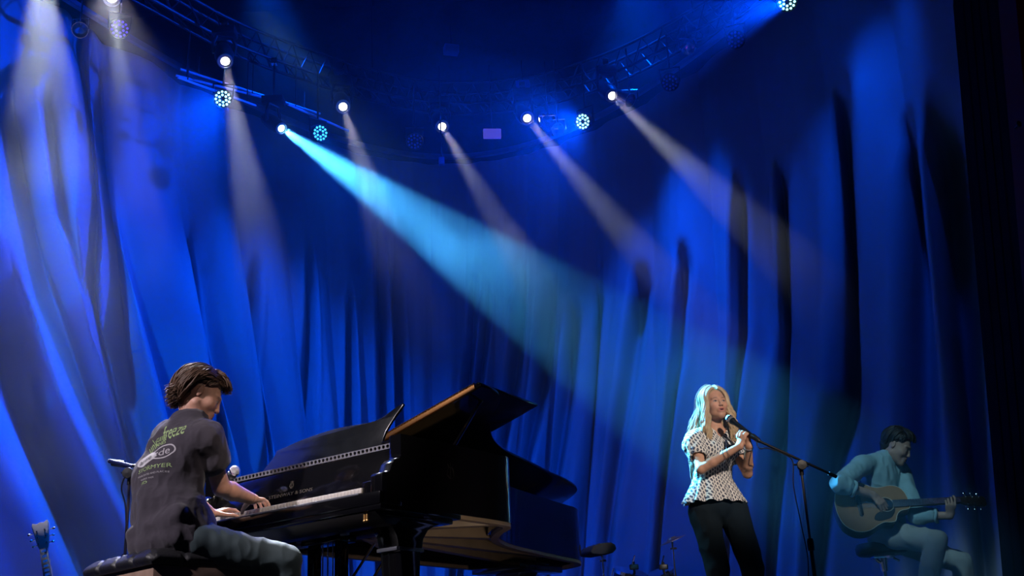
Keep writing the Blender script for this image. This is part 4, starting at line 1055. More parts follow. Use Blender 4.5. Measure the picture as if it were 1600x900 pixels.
# ------------------------------------------------------------------ the pianist
pb = at(283, 880, 5.92); pb.z = 0
pf = Vector((math.cos(YAW), math.sin(YAW), 0)); pr = Vector((pf.y, -pf.x, 0))
p_head = Pose(at(314, 620, 6.06), (0.84, 0.22, -0.42), (0.3, 0.2, 1), 1.09)
pel = at(284, 829, 5.94); lum = at(262, 800, 5.95); tho = at(262, 748, 5.98); upp = at(283, 698, 6.0); nkb = at(298, 664, 6.04)
p_shR = at(322, 686, 5.93); p_shL = at(262, 684, 6.16)
p_elR = at(346, 762, 6.10); p_wrR = at(395, 780, 6.30)
p_elL = at(292, 772, 6.36); p_wrL = at(331, 803, 6.48)
p_hpR = at(304, 848, 5.86); p_hpL = at(285, 852, 6.06); p_knR = at(446, 876, 6.02); p_knL = at(430, 876, 6.36)
p_anR = Vector((p_knR.x + 0.03, p_knR.y + 0.08, 0.09)); p_anL = Vector((p_knL.x - 0.02, p_knL.y - 0.05, 0.09))
p_torso = [G(pel, lum, (0.165, 0.125), (0.150, 0.115), pr, 0.05), G(lum, tho, (0.150, 0.115), (0.165, 0.125), pr, 0.05), G(tho, upp, (0.170, 0.125), (0.165, 0.11), pr, 0.05),
           G(upp, nkb, (0.15, 0.095), (0.07, 0.06), pr, 0.05), C(p_shR, nkb, 0.052, 0.045, 0.05), C(p_shL, nkb, 0.052, 0.045, 0.05)]
p_legs = [C(p_hpR, p_knR, 0.088, 0.062, 0.03), C(p_hpL, p_knL, 0.088, 0.062, 0.03), C(p_knR, p_anR, 0.058, 0.040, 0.02), C(p_knL, p_anL, 0.058, 0.040, 0.02), E(pel - Vector((0, 0, 0.02)), 0.13, None, 0.05)]
p_arms = [C(p_shR, p_elR, 0.052, 0.045, 0.015), C(p_elR, p_elR + (p_wrR - p_elR) * 0.3, 0.044, 0.048, 0.015), C(p_elR + (p_wrR - p_elR) * 0.3, p_wrR, 0.048, 0.029, 0.015),
          C(p_shL, p_elL, 0.050, 0.040, 0.015), C(p_elL, p_wrL, 0.043, 0.028, 0.015)]
p_neck = [C(p_head(-0.035, 0, -0.05), nkb + Vector((0, 0, -0.02)), 0.054, 0.058, 0.02)]
kR = PW(0.60, 0.05, 0.755); kL = PW(0.36, 0.05, 0.755)
hdR = (kR - p_wrR); hdL = (kL - p_wrL)
p_hands = hand_ops(p_wrR, hdR + Vector((0, 0, 0.03)), (0, 0, -1), False, (14, 22, 16), 0.10, 1.10, (0.55, 0.65, 0.45)) + hand_ops(p_wrL, hdL + Vector((0, 0, 0.03)), (0, 0, -1), True, (20, 28, 18), 0.10, 1.06, (0.5, 0.75, 0.35))
print('P hand', hdR.length, hdL.length)
V, Q = solid(p_torso + p_legs + p_arms + p_neck + head_ops(p_head) + p_hands, 0.0038)
V = relax(V, Q, 1, 0.4)
pianist = mesh_np('person', V, Q, m_skin, None, pb, skin_colors(V, p_head, (0.55, 0.29, 0.20)))
pianist.location = pb
tag(pianist, 'person with wavy dark brown hair and printed charcoal T-shirt playing the grand piano', 'person')
m_tee = mat('washed_charcoal_cotton', (0.052, 0.045, 0.057), 0.9, spec=0.15, var=0.25, vscale=14, bump=0.12, bscale=350, sheen=0.2)
slv = p_shR + (p_elR - p_shR) * 0.35; slvL = p_shL + (p_elL - p_shL) * 0.35
hem = at(272, 852, 5.92)
t_ops = p_torso + [G(hem, lum, (0.19, 0.15), (0.16, 0.125), pr, 0.05), C(p_shR, slv, 0.060, 0.072, 0.03), C(p_shL, slvL, 0.060, 0.072, 0.03),
         C(p_shR + pr * 0.01, slv + pr * 0.005 - Vector((0, 0, 0.01)), 0.055, 0.068, 0.03)]
# big slack folds of cloth over the lower back
for (a, b_, r_) in (((212, 835, 5.86), (262, 818, 5.78), 0.022), ((216, 856, 5.84), (275, 838, 5.76), 0.024), ((262, 818, 5.78), (282, 800, 5.76), 0.016), ((232, 770, 5.84), (236, 835, 5.82), 0.012)):
    t_ops.append(C(at(*a), at(*b_), r_, r_ * 0.7, 0.05))
ddn = (p_elR - p_shR).normalized(); ddl = (p_elL - p_shL).normalized()
t_ops += [SUB(C(slv + ddn * 0.055, p_elR + ddn * 0.2, 0.066, 0.09, 0.004)), SUB(C(slvL + ddl * 0.055, p_elL + ddl * 0.2, 0.066, 0.09, 0.004)), H(hem - Vector((0, 0, 0.06)), (0, 0, -1), 0.02),
          SUB(C(nkb + Vector((0, 0, 0.03)), p_head(-0.03, 0, -0.03), 0.058, 0.062, 0.006))]
V, Q = solid(t_ops, 0.0045, 0.014)
tmp = wrinkle(V, Q, 0.015, (7, 7, 4.5), 27, 0.0); V = wrinkle(tmp, Q, 0.005, (16, 16, 9), 33, 0.0006)
tee = mesh_np('t_shirt', V, Q, m_tee, pianist, pb)
MB_c = local(MB().tube([frame(nkb + Vector((0, 0, 0.020)), p_head(-0.03, 0, -0.05) - nkb) @ Vector((0.077 * math.cos(a), 0.077 * math.sin(a), 0.0)) for a in np.linspace(0, 2 * math.pi, 32)], 0.008, 8), pb)
MB_c.build('collar', m_tee, tee)
# back print, laid onto the cloth
bvh = BVHTree.FromPolygons([tuple(v) for v in V], [tuple(int(i) for i in q) for q in Q])
bn = -pf; bn = (bn + Vector((0, 0, 0.15))).normalized(); bx = -bn.cross(Vector((0, 0, 1))).normalized()
bx = Vector((0.80, -0.60, 0.0)); bx = (bx - bn * bx.dot(bn)).normalized(); by = bn.cross(bx)
def on_back(vs, fs, px, py, rot=0.0, off=0.0014):
    """drapes flat lettering onto the back of the shirt around the given spot"""
    c0 = at(px, py, 5.85)
    bm = bmesh.new(); bvs = [bm.verts.new(v) for v in vs]
    for f_ in fs:
        try: bm.faces.new([bvs[i] for i in f_])
        except ValueError: pass
    ext_ = [max(v[i] for v in vs) for i in (0, 1)] + [min(v[i] for v in vs) for i in (0, 1)]
    for ax_ in (0, 1):
        x = ext_[2 + ax_] + 0.006
        while x < ext_[ax_]:
            n_ = [0, 0, 0]; n_[ax_] = 1; p_ = [0, 0, 0]; p_[ax_] = x
            bmesh.ops.bisect_plane(bm, geom=bm.verts[:] + bm.edges[:] + bm.faces[:], plane_co=p_, plane_no=n_); x += 0.007
    c_, s_ = math.cos(rot), math.sin(rot)
    for v in bm.verts:
        x, y = v.co.x * c_ - v.co.y * s_, v.co.x * s_ + v.co.y * c_
        o_ = c0 + bx * x + by * y + bn * 0.5
        h_ = bvh.ray_cast(o_, -bn)
        v.co = (h_[0] if h_[0] else c0 + bx * x + by * y) + bn * off - pb
    out = ([v.co[:] for v in bm.verts], None)
    bm.verts.index_update(); r = ([v.co[:] for v in bm.verts], [[v.index for v in f_.verts] for f_ in bm.faces]); bm.free(); return r
def disc(rx, ry, hole=0.0, n=40):
    vs = []; fs = []
    if hole:
        for i in range(n):
            a = 2 * math.pi * i / n; vs += [(rx * math.cos(a), ry * math.sin(a), 0), ((rx - hole) * math.cos(a), (ry - hole) * math.sin(a), 0)]
        fs = [(2 * i, 2 * ((i + 1) % n), 2 * ((i + 1) % n) + 1, 2 * i + 1) for i in range(n)]
    else:
        vs = [(rx * math.cos(2 * math.pi * i / n), ry * math.sin(2 * math.pi * i / n), 0) for i in range(n)]; fs = [tuple(range(n))]
    return vs, fs
m_gr = mat('lime_green_ink', (0.30, 0.42, 0.17), 0.8, var=0.3, vscale=60); m_wh = mat('pale_grey_ink', (0.42, 0.40, 0.42), 0.8, var=0.3, vscale=60); m_dk = mat('dark_ink', (0.03, 0.028, 0.03), 0.8, var=0.2)
def printed(shapes, m_):
    b_ = MB()
    for (v_, f_) in shapes: b_.add(v_, f_)
    return b_.build('back_print', m_, tee, 0)
rt = 0.30
printed([on_back(*text_mesh('unk', 0.075, 0, 0.55, 1.2), 222, 692, 0.75), on_back(*text_mesh('freeze', 0.095, 0, 0.50, 1.35), 265, 671, rt)], m_gr)
printed([on_back(*text_mesh('GEED', 0.030, 0, 0.9, 1.0), 241, 681, rt), on_back(*text_mesh('FINES', 0.030, 0, 0.85, 1.0), 242, 690, rt)], m_gr)
printed([on_back(*disc(0.062, 0.036), 222, 716, rt), on_back(*disc(0.062, 0.040, 0.007), 256, 706, rt)], m_wh)
printed([on_back(*text_mesh('artse', 0.045, 0, 0.95, 1.0), 222, 717, rt, 0.0036)], m_dk)
printed([on_back(*text_mesh('cde', 0.060, 0, 1.0, 1.0), 254, 707, rt, 0.0030)], m_wh)
printed([on_back(*text_mesh('STORMYER', 0.034, 0, 1.05, 0.9), 244, 733, 0.16), on_back(*text_mesh('ED', 0.026, 0, 1.2, 0.9), 232, 757, 0.12)], m_gr)
printed([on_back(*text_mesh('TOUR DATES AND PLACES', 0.014, 0, 1.0, 0.9), 243, 743, 0.14), on_back(*text_mesh('WORLD WIDE', 0.012, 0, 1.0, 0.9), 236, 750, 0.14)], m_wh)
# trousers and shoes
V, Q = solid(p_legs + [G(pel - Vector((0, 0, 0.03)), pel + Vector((0, 0, 0.08)), (0.165, 0.125), (0.12, 0.09), pr, 0.04), H(p_anR, (0, 0, -1)), H(pel + Vector((0, 0, 0.02)), (0, 0, 1))], 0.006, 0.014)
V = wrinkle(V, Q, 0.006, (12, 12, 9), 41)
m_pj = mat('dark_grey_green_denim', (0.035, 0.058, 0.066), 0.7, var=0.3, vscale=9, bump=0.15, bscale=300, sheen=0.1)
mesh_np('trousers', V, Q, m_pj, pianist, pb)
sh_ = []
for a_ in (p_anR, p_anL): sh_.append(C(Vector((a_.x, a_.y, 0.045)) - pf * 0.06, Vector((a_.x, a_.y, 0.038)) + pf * 0.17, 0.045, 0.036, 0.02))
V, Q = solid(sh_, 0.007); mesh_np('shoes', V, Q, M['black_plastic'], pianist, pb)
# hair: wavy locks swept forward into a quiff and back over the ears to the nape
m_hb = mat('wavy_dark_brown_hair', (0.095, 0.052, 0.032), 0.5, spec=0.35, var=0.5, vscale=30)
rnd = random.Random(11); hm = MB(); T = p_head
for k in range(950):
    wv = rnd.uniform(0.002, 0.006); ph = rnd.uniform(0, 6.28); fq = rnd.uniform(1.0, 2.2); e_ = rnd.uniform(0.0, 0.016)
    if k % 4 == 0:      # forward quiff
        a0 = rnd.uniform(-38, 38)
        pts = scalp_lock(T, dirn(a0 * 2.4, rnd.uniform(62, 84)), dirn(a0 * 0.9, rnd.uniform(22, 32)), 0.004 + e_, 0.030 + e_, 0.022 + e_ * 1.6, wv, fq, ph)
    elif k % 4 == 1:    # crown to nape
        a0 = rnd.uniform(-70, 70)
        pts = scalp_lock(T, dirn(a0, rnd.uniform(60, 85)), dirn(180 - a0 * 0.7, rnd.uniform(-52, -22)), 0.008 + e_, 0.026 + e_, 0.014 + e_ * 1.5, wv, fq, ph)
    else:               # temples over the ears to the nape
        sd_ = 1 if k % 2 else -1
        a0 = rnd.uniform(22, 75); el = rnd.uniform(22, 58)
        pts = scalp_lock(T, dirn(sd_ * a0, el), dirn(sd_ * rnd.uniform(125, 178), rnd.uniform(-55, -15)), 0.006 + e_, 0.016 + e_, 0.016 + e_ * 1.6, wv, fq, ph, via=dirn(sd_ * rnd.uniform(92, 118), rnd.uniform(12, 45)))
    if k % 4 != 0:      # ends flick outwards at the nape
        q_ = pts[-1]; back = T.B @ Vector((-1, 0, 0)); dn_ = T.B @ Vector((0, 0, -1)); ln = rnd.uniform(0.005, 0.04)
        pts += [q_ + dn_ * ln * 0.5 + back * ln * 0.15, q_ + dn_ * ln + back * ln * 0.55 + T.B @ Vector((0, rnd.uniform(-0.4, 0.4) * ln, 0))]
    pts = bez(pts, 3); n = len(pts); w = rnd.uniform(0.0022, 0.0052)
    hm.tube(pts, [w * (0.35 + 0.65 * math.sin(3.05 * (i + 0.5) / n)) for i in range(n)], 6)
for k in range(110):
    sd_ = 1 if k % 2 else -1; e_ = rnd.uniform(0, 0.008)
    pts = bez(scalp_lock(T, dirn(sd_ * rnd.uniform(15, 55), rnd.uniform(38, 62)), dirn(sd_ * rnd.uniform(58, 92), rnd.uniform(4, 24)), 0.012 + e_, 0.008 + e_, 0.001 + e_ * 0.5, 0.002, 1.2, k), 3)
    n = len(pts); hm.tube(pts, [0.006 * (0.35 + 0.65 * math.sin(3.05 * (i + 0.5) / n)) for i in range(n)], 6)
V, Q = solid([E(T(-0.026, 0, 0.036), (0.098, 0.080, 0.091), T.rot, 0.01), C(T(-0.070, 0.03, -0.03), T(-0.066, 0.03, -0.07), 0.038, 0.02, 0.03), C(T(-0.070, -0.03, -0.03), T(-0.066, -0.03, -0.07), 0.038, 0.02, 0.03),
              SUB(E(T(0.080, 0, -0.04), (0.075, 0.10, 0.095), T.rot, 0.01)), SUB(C(T(-0.006, -0.12, -0.012), T(-0.006, 0.12, -0.012), 0.026, 0.026, 0.01))], 0.006)
hm.add([tuple(v) for v in V], [tuple(int(i) for i in q) for q in Q])
local(hm, pb).build('hair', m_hb, pianist, 80)
w_ = p_wrR + (p_elR - p_wrR) * 0.08; F_ = frame(w_, p_wrR - p_elR)
local(MB().tube([F_ @ Vector((0.031 * math.cos(a), 0.031 * math.sin(a), 0)) for a in np.linspace(0, 2 * math.pi, 28)], 0.0018, 6), pb).build('bracelet', mat('bronze_bracelet', (0.35, 0.18, 0.08), 0.35, 0.8), pianist)

# ------------------------------------------------------------------ bench
bN = at(238, 862, 5.62); bL = at(100, 893, 5.98); bR = at(415, 893, 5.95)
bz = bN.z + 0.03; ex_ = Vector((bR.x - bN.x, bR.y - bN.y, 0)); ey_ = Vector((bL.x - bN.x, bL.y - bN.y, 0))
print('bench', bz, ex_.length, ey_.length, ex_.angle(ey_) * 57.3)
ang = R(46)
bw, bd = 0.70, 0.66
bench = empty('piano_bench', (bN.x, bN.y, 0), ang)
tag(bench, 'black tufted leather piano bench under the person at the piano', 'bench')
m_le = mat('black_tufted_leather', (0.018, 0.018, 0.02), 0.48, spec=0.45, bump=0.25, bscale=70, var=0.2)
nu, nv = 90, 70; vs = []; fs = []
def bench_top(u, v):
    fu, fv_ = u * bw, v * bd
    ed = min(fu, bw - fu, fv_, bd - fv_); z = bz - 0.028 * math.exp(-(ed / 0.022) ** 1.3)
    k_ = 0.165; a, b_ = fu / k_, fv_ / k_
    d = min(abs((a + b_) % 1 - 0.5), abs((a - b_) % 1 - 0.5)) * 2
    return z - 0.012 * (1 - abs(1 - d)) ** 2 * 0 - 0.009 * math.exp(-(min(((a + b_) % 1), 1 - ((a + b_) % 1)) / 0.08) ** 2) - 0.009 * math.exp(-(min(((a - b_) % 1), 1 - ((a - b_) % 1)) / 0.08) ** 2)
for j in range(nv + 1):
    for i in range(nu + 1): vs.append((i / nu * bw, j / nv * bd, bench_top(i / nu, j / nv)))
fs = [(j * (nu + 1) + i, j * (nu + 1) + i + 1, (j + 1) * (nu + 1) + i + 1, (j + 1) * (nu + 1) + i) for j in range(nv) for i in range(nu)]
cu = MB().add(vs, fs)
# puffed sides with vertical tucks
per = [(i / nu * bw, 0) for i in range(nu + 1)] + [(bw, j / nv * bd) for j in range(1, nv + 1)] + [(bw - i / nu * bw, bd) for i in range(1, nu + 1)] + [(0, bd - j / nv * bd) for j in range(1, nv)]
vs = []; n = len(per); rows = 10
cx_, cy_ = bw / 2, bd / 2
for r_ in range(rows + 1):
    t = r_ / rows
    for i, (x, y) in enumerate(per):
        s_ = 0; acc_ = (x + y) if (y == 0 or x == bw) else -(x + y)
        tuck = math.exp(-(min((acc_ / 0.165) % 1, 1 - (acc_ / 0.165) % 1) / 0.07) ** 2)
        bulge = 0.020 * math.sin(math.pi * min(1, t * 1.05)) * (1 - 0.75 * tuck)
        dx = (1 if x >= bw - 1e-6 else (-1 if x <= 1e-6 else 0)); dy = (1 if y >= bd - 1e-6 else (-1 if y <= 1e-6 else 0))
        zt = bench_top(min(1, x / bw), min(1, y / bd))
        vs.append((x + dx * bulge, y + dy * bulge, zt + (bz - 0.085 - zt) * t))
fs = [(r_ * n + i, (r_ + 1) * n + i, (r_ + 1) * n + (i + 1) % n, r_ * n + (i + 1) % n) for r_ in range(rows) for i in range(n)]
fs.append(tuple(rows * n + i for i in range(n)))
cu.add(vs, fs).build('cushion', m_le, bench, 50)
MB().box((0.02, 0.02, bz - 0.20), (bw - 0.02, bd - 0.02, bz - 0.082), 0.006).build('apron', mat('dark_walnut', (0.30, 0.20, 0.15), 0.35, var=0.4, vscale=12), bench)
for (x, y) in ((0.05, 0.05), (bw - 0.05, 0.05), (0.05, bd - 0.05), (bw - 0.05, bd - 0.05)):
    MB().prism([(x - 0.028, y - 0.028), (x + 0.028, y - 0.028), (x + 0.028, y + 0.028), (x - 0.028, y + 0.028)], 0.0, bz - 0.19, 'z', 0.004).build('leg', M['lacquer'], bench)
# ------------------------------------------------------------------ the acoustic guitar
m_top = mat('aged_spruce_guitar_top', (0.36, 0.19, 0.09), 0.4, var=0.25, vscale=14, coat=0.3)
m_side = mat('dark_rosewood', (0.035, 0.018, 0.012), 0.3, var=0.3, vscale=20, coat=0.4)
m_bind = mat('cream_binding', (0.6, 0.55, 0.42), 0.4, var=0.05)
m_rose = mat('black_fingerboard', (0.018, 0.014, 0.012), 0.5, var=0.2, vscale=30)
def guitar_outline(cut=True):
    up = [(0.0, 0.0), (0.004, 0.06), (0.03, 0.135), (0.085, 0.185), (0.14, 0.200), (0.20, 0.190), (0.26, 0.155), (0.305, 0.138), (0.35, 0.140), (0.405, 0.148), (0.455, 0.135), (0.49, 0.095), (0.505, 0.03)]
    dn = [(0.505, -0.03), (0.485, -0.045), (0.435, -0.055), (0.405, -0.085), (0.385, -0.130), (0.35, -0.138), (0.305, -0.136), (0.26, -0.155), (0.20, -0.190), (0.14, -0.200), (0.085, -0.185), (0.03, -0.135), (0.004, -0.06)]
    if not cut: dn = [(x, -y) for x, y in reversed(up[1:])]
    return [(p.x, p.y) for p in bez(up + dn, 4, closed=True)]
def acoustic_guitar(name, T, label, cat, tilt_neck=True):
    """T places the guitar: x towards the headstock, y up across the body, z out of the top"""
    g = empty(name); g.matrix_world = T
    tag(g, label, cat)
    o_ = guitar_outline()
    MB().prism(o_, -0.100, -0.004, 'z', 0.004).build('body', m_side, g, 40)
    MB().prism(o_, -0.004, 0.001, 'z').build('soundboard', m_top, g, 40)
    bd_ = MB().tube([(x, y, 0.0) for x, y in o_] + [(o_[0][0], o_[0][1], 0)], 0.0028, 6)
    bd_.build('binding', m_bind, g)
    MB().lathe([(0.0, 0.0012), (0.050, 0.0012), (0.050, 0.0018), (0.0, 0.0018)], 32, M=Matrix.Translation((0.345, 0, 0))).build('sound_hole_disc', M['dark'], g)  # flat black disc on the top, shade of the opening put into its colour
    rs = MB().tube([(0.345 + 0.056 * math.cos(a), 0.056 * math.sin(a), 0.0015) for a in np.linspace(0, 6.2832, 40)], 0.0022, 5)
    rs.build('rosette', m_bind, g)
    pg = [(0.345, -0.056), (0.30, -0.052), (0.26, -0.075), (0.245, -0.11), (0.275, -0.125), (0.32, -0.118), (0.365, -0.10), (0.395, -0.06), (0.40, -0.03), (0.385, -0.04)]
    MB().prism([(p.x, p.y) for p in bez(pg, 4, closed=True)], 0.001, 0.0028, 'z').build('pickguard', M['black_plastic'], g)
    MB().prism([(0.150, -0.075), (0.165, -0.085), (0.180, -0.07), (0.182, 0.07), (0.165, 0.085), (0.150, 0.075)], 0.001, 0.009, 'z', 0.002).build('bridge', m_rose, g)
    MB().prism([(0.395, -0.028), (0.395, 0.028), (0.86, 0.022), (0.86, -0.022)], 0.004, 0.010, 'z', 0.001).build('fingerboard', m_rose, g)
    MB().prism([(0.49, -0.027), (0.49, 0.027), (0.86, 0.0215), (0.86, -0.0215)], -0.016, 0.004, 'z', 0.006).build('neck', m_side, g)
    fr_ = MB(); L_ = 0.645
    for n in range(1, 19):
        x = 0.86 - L_ * (1 - 2 ** (-n / 12)); w = 0.022 + (0.86 - x) * 0.0129
        fr_.box((x - 0.0008, -w, 0.010), (x + 0.0008, w, 0.0112))
    fr_.build('fret_wire', M['chrome'], g)
    hs = MB().prism([(0.858, -0.022), (0.858, 0.022), (0.885, 0.032), (1.03, 0.040), (1.045, 0.030), (1.05, 0.0), (1.045, -0.030), (1.03, -0.040), (0.885, -0.032)], -0.014, 0.003, 'z', 0.002, M=Matrix.Translation((0.858, 0, 0)) @ Matrix.Rotation(R(12), 4, 'Y') @ Matrix.Translation((-0.858, 0, 0))).build('headstock', m_side, g)
    Rh = Matrix.Translation((0.858, 0, 0)) @ Matrix.Rotation(R(12), 4, 'Y') @ Matrix.Translation((-0.858, 0, 0))
    for i in range(3):
        for s_ in (-1, 1):
            x = 0.905 + i * 0.047
            tp = MB().tube([(x, s_ * 0.026, 0.003), (x, s_ * 0.026, 0.018)], 0.004, 8, M=Rh).tube([(x, s_ * 0.036, -0.006), (x, s_ * 0.056, -0.006)], 0.003, 8, M=Rh).ell((x, s_ * 0.062, -0.006), (0.008, 0.011, 0.005), 10, M=Rh)
            tp.build('tuning_peg', M['chrome'], hs)
    st = MB()
    for i in range(6):
        y0 = -0.024 + i * 0.0096; y1 = -0.0165 + i * 0.0066
        st.tube([(0.165, y0 * 1.05, 0.010), (0.858, y1, 0.012)], 0.0006, 4)
    st.build('strings', M['chrome'], g)
    return g
GD = 8.42
g0 = at(1306, 793, GD + 0.02); g1 = at(1490, 782, GD - 0.02)
gx = (g1 - g0).normalized(); gz = Vector((0.05, -0.93, 0.36)); gz = (gz - gx * gz.dot(gx)).normalized(); gy = gz.cross(gx)
TG = Matrix.Translation(g0) @ Matrix((gx, gy, gz)).transposed().to_4x4()
guitar = acoustic_guitar('acoustic_guitar', TG, 'brown acoustic guitar with cutaway played by the seated person', 'guitar')
def GP(x, y, z): return TG @ Vector((x, y, z))
# ------------------------------------------------------------------ the guitarist
gb = at(1395, 860, 8.62); gb.z = 0
gf = Vector((0.80, -0.60, 0)); gr = Vector((gf.y, -gf.x, 0))
g_head = Pose(at(1402, 698, 8.60), (0.76, -0.50, -0.55), (0.25, -0.1, 1), 1.0)
g_pel = at(1388, 828, 8.72); g_mid = at(1382, 785, 8.70); g_che = at(1376, 745, 8.68); g_nk = at(1385, 718, 8.66)
g_shR = at(1346, 727, 8.52); g_shL = at(1407, 738, 8.74)
g_elR = at(1312, 757, 8.36); g_wrR = GP(0.262, 0.055, 0.045)
g_elL = at(1432, 806, 8.52); g_wrL = GP(0.775, -0.085, -0.055)
g_hpR = at(1378, 836, 8.62); g_hpL = at(1392, 838, 8.80); g_knR = at(1462, 845, 8.38); g_knL = at(1502, 880, 8.68)
g_anR = Vector((at(1437, 960, 8.42).x, 8.46, 0.09)); g_anL = Vector((at(1515, 960, 8.66).x, 8.62, 0.09))
GLIMBS = (('ua', g_shR, g_elR), ('fa', g_elR, g_wrR), ('uaL', g_shL, g_elL), ('faL', g_elL, g_wrL), ('thR', g_hpR, g_knR), ('thL', g_hpL, g_knL), ('shR', g_knR, g_anR), ('sh', g_shR, g_shL))
g_torso = [G(g_pel, g_mid, (0.155, 0.11), (0.145, 0.10), gr, 0.05), G(g_mid, g_che, (0.145, 0.10), (0.160, 0.11), gr, 0.05), G(g_che, g_nk, (0.155, 0.095), (0.08, 0.06), gr, 0.05), C(g_shR, g_nk, 0.052, 0.045, 0.05), C(g_shL, g_nk, 0.052, 0.045, 0.05)]
g_legs = [C(g_hpR, g_knR, 0.086, 0.060, 0.03), C(g_hpL, g_knL, 0.086, 0.060, 0.03), C(g_knR, g_anR, 0.056, 0.038, 0.02), C(g_knL, g_anL, 0.056, 0.038, 0.02)]
g_arms = [C(g_shR, g_elR, 0.046, 0.037, 0.012), C(g_elR, g_wrR, 0.039, 0.026, 0.012), C(g_shL, g_elL, 0.046, 0.037, 0.012), C(g_elL, g_wrL, 0.039, 0.025, 0.012)]
g_neck = [C(g_head(-0.035, 0, -0.05), g_nk + Vector((0, 0, -0.02)), 0.050, 0.054, 0.02)]
strum = GP(0.335, -0.03, 0.022) - g_wrR
g_hands = hand_ops(g_wrR, strum, -gz - gy * 0.3, False, (26, 24, 14), 0.06, 1.0, (0.8, 0.5, 0.4))
g_hands += hand_ops(g_wrL, gy * 0.055 + gz * 0.075 + gx * 0.01, gy - gz * 0.4, True, (55, 60, 30), 0.04, 0.98, (-0.1, 0.3, 1.0), per=[(30, 45, 30), (50, 60, 35), (55, 62, 38), (45, 60, 38)])
V, Q = solid(g_torso + g_legs + g_arms + g_neck + head_ops(g_head) + g_hands, 0.0042)
V = relax(V, Q, 1, 0.4)
guitarist = mesh_np('person', V, Q, m_skin, None, gb, skin_colors(V, g_head, (0.52, 0.30, 0.22), brow=(0.02, 0.015, 0.012)))
guitarist.location = gb
tag(guitarist, 'person with short dark hair and pale blue shirt seated playing an acoustic guitar', 'person')
m_sh = mat('pale_blue_cotton', (0.34, 0.52, 0.55), 0.85, var=0.12, vscale=10, bump=0.1, bscale=300)
cuff = g_elR + (g_wrR - g_elR) * 0.22; cuffL = g_elL + (g_wrL - g_elL) * 0.42
so = g_torso + [C(g_shR, g_elR, 0.056, 0.050, 0.025), C(g_elR, cuff, 0.050, 0.046, 0.02), C(g_shL, g_elL, 0.056, 0.050, 0.025), C(g_elL, cuffL, 0.048, 0.042, 0.02)]
dR = (g_wrR - g_elR).normalized(); dL = (g_wrL - g_elL).normalized()
so += [SUB(C(cuff + dR * 0.045, g_wrR + dR * 0.1, 0.044, 0.06, 0.003)), SUB(C(cuffL + dL * 0.04, g_wrL + dL * 0.1, 0.040, 0.06, 0.003)), H(g_pel - Vector((0, 0, 0.04)), (0, 0, -1)),
       SUB(C(g_nk + Vector((0, 0, 0.04)), g_head(-0.03, 0, -0.03), 0.056, 0.060, 0.005)), SUB(C(g_nk + gf * 0.085 + Vector((0, 0, 0.02)), g_nk + gf * 0.13 - Vector((0, 0, 0.09)), 0.035, 0.006, 0.005))]
V, Q = solid(so, 0.005, 0.010)
V = wrinkle(V, Q, 0.008, (13, 13, 9), 51, 0.0)
shirt = mesh_np('shirt', V, Q, m_sh, guitarist, gb)
colr = MB()
for s_ in (-1, 1):
    c0_ = g_nk + Vector((0, 0, 0.035)) - gf * 0.055; c1_ = g_nk + gr * (s_ * 0.062) + Vector((0, 0, 0.028)); c2_ = g_nk + gf * 0.075 + gr * (s_ * 0.030) + Vector((0, 0, -0.005)); c3_ = g_nk + gf * 0.095 + gr * (s_ * 0.055) + Vector((0, 0, -0.03))
    colr.tube(bez([c0_, c1_, c2_, c3_], 5), [0.016] * 10 + [0.016, 0.014, 0.010, 0.006, 0.003, 0.002], 6, flat=((0, 0, 1), 0.45))
local(colr, gb).build('collar', m_sh, shirt)
for t_, c_, d_ in ((0, cuff + dR * 0.045, dR), (1, cuffL + dL * 0.04, dL)):
    F_ = frame(c_, d_); r_ = 0.050 if t_ == 0 else 0.046
    local(MB().tube([F_ @ Vector((r_ * math.cos(a), r_ * math.sin(a), 0.004 * math.sin(3 * a))) for a in np.linspace(0, 6.2832, 30)], 0.011, 8), gb).build('rolled_cuff', m_sh, shirt)
m_ch = mat('pale_stone_trousers', (0.42, 0.42, 0.40), 0.85, var=0.1, vscale=10, bump=0.1, bscale=300)
V, Q = solid(g_legs + [G(g_pel - Vector((0, 0, 0.03)), g_pel + Vector((0, 0, 0.07)), (0.155, 0.11), (0.14, 0.10), gr, 0.04), H(g_anR, (0, 0, -1))], 0.006, 0.014)
V = wrinkle(V, Q, 0.009, (11, 11, 8), 61)
mesh_np('trousers', V, Q, m_ch, guitarist, gb)
sh_ = [C(Vector((a_.x, a_.y, 0.045)) - gf * 0.06, Vector((a_.x, a_.y, 0.038)) + gf * 0.16, 0.044, 0.035, 0.02) for a_ in (g_anR, g_anL)]
V, Q = solid(sh_, 0.007); mesh_np('shoes', V, Q, M['black_plastic'], guitarist, gb)
rnd = random.Random(21); hm = MB(); T = g_head
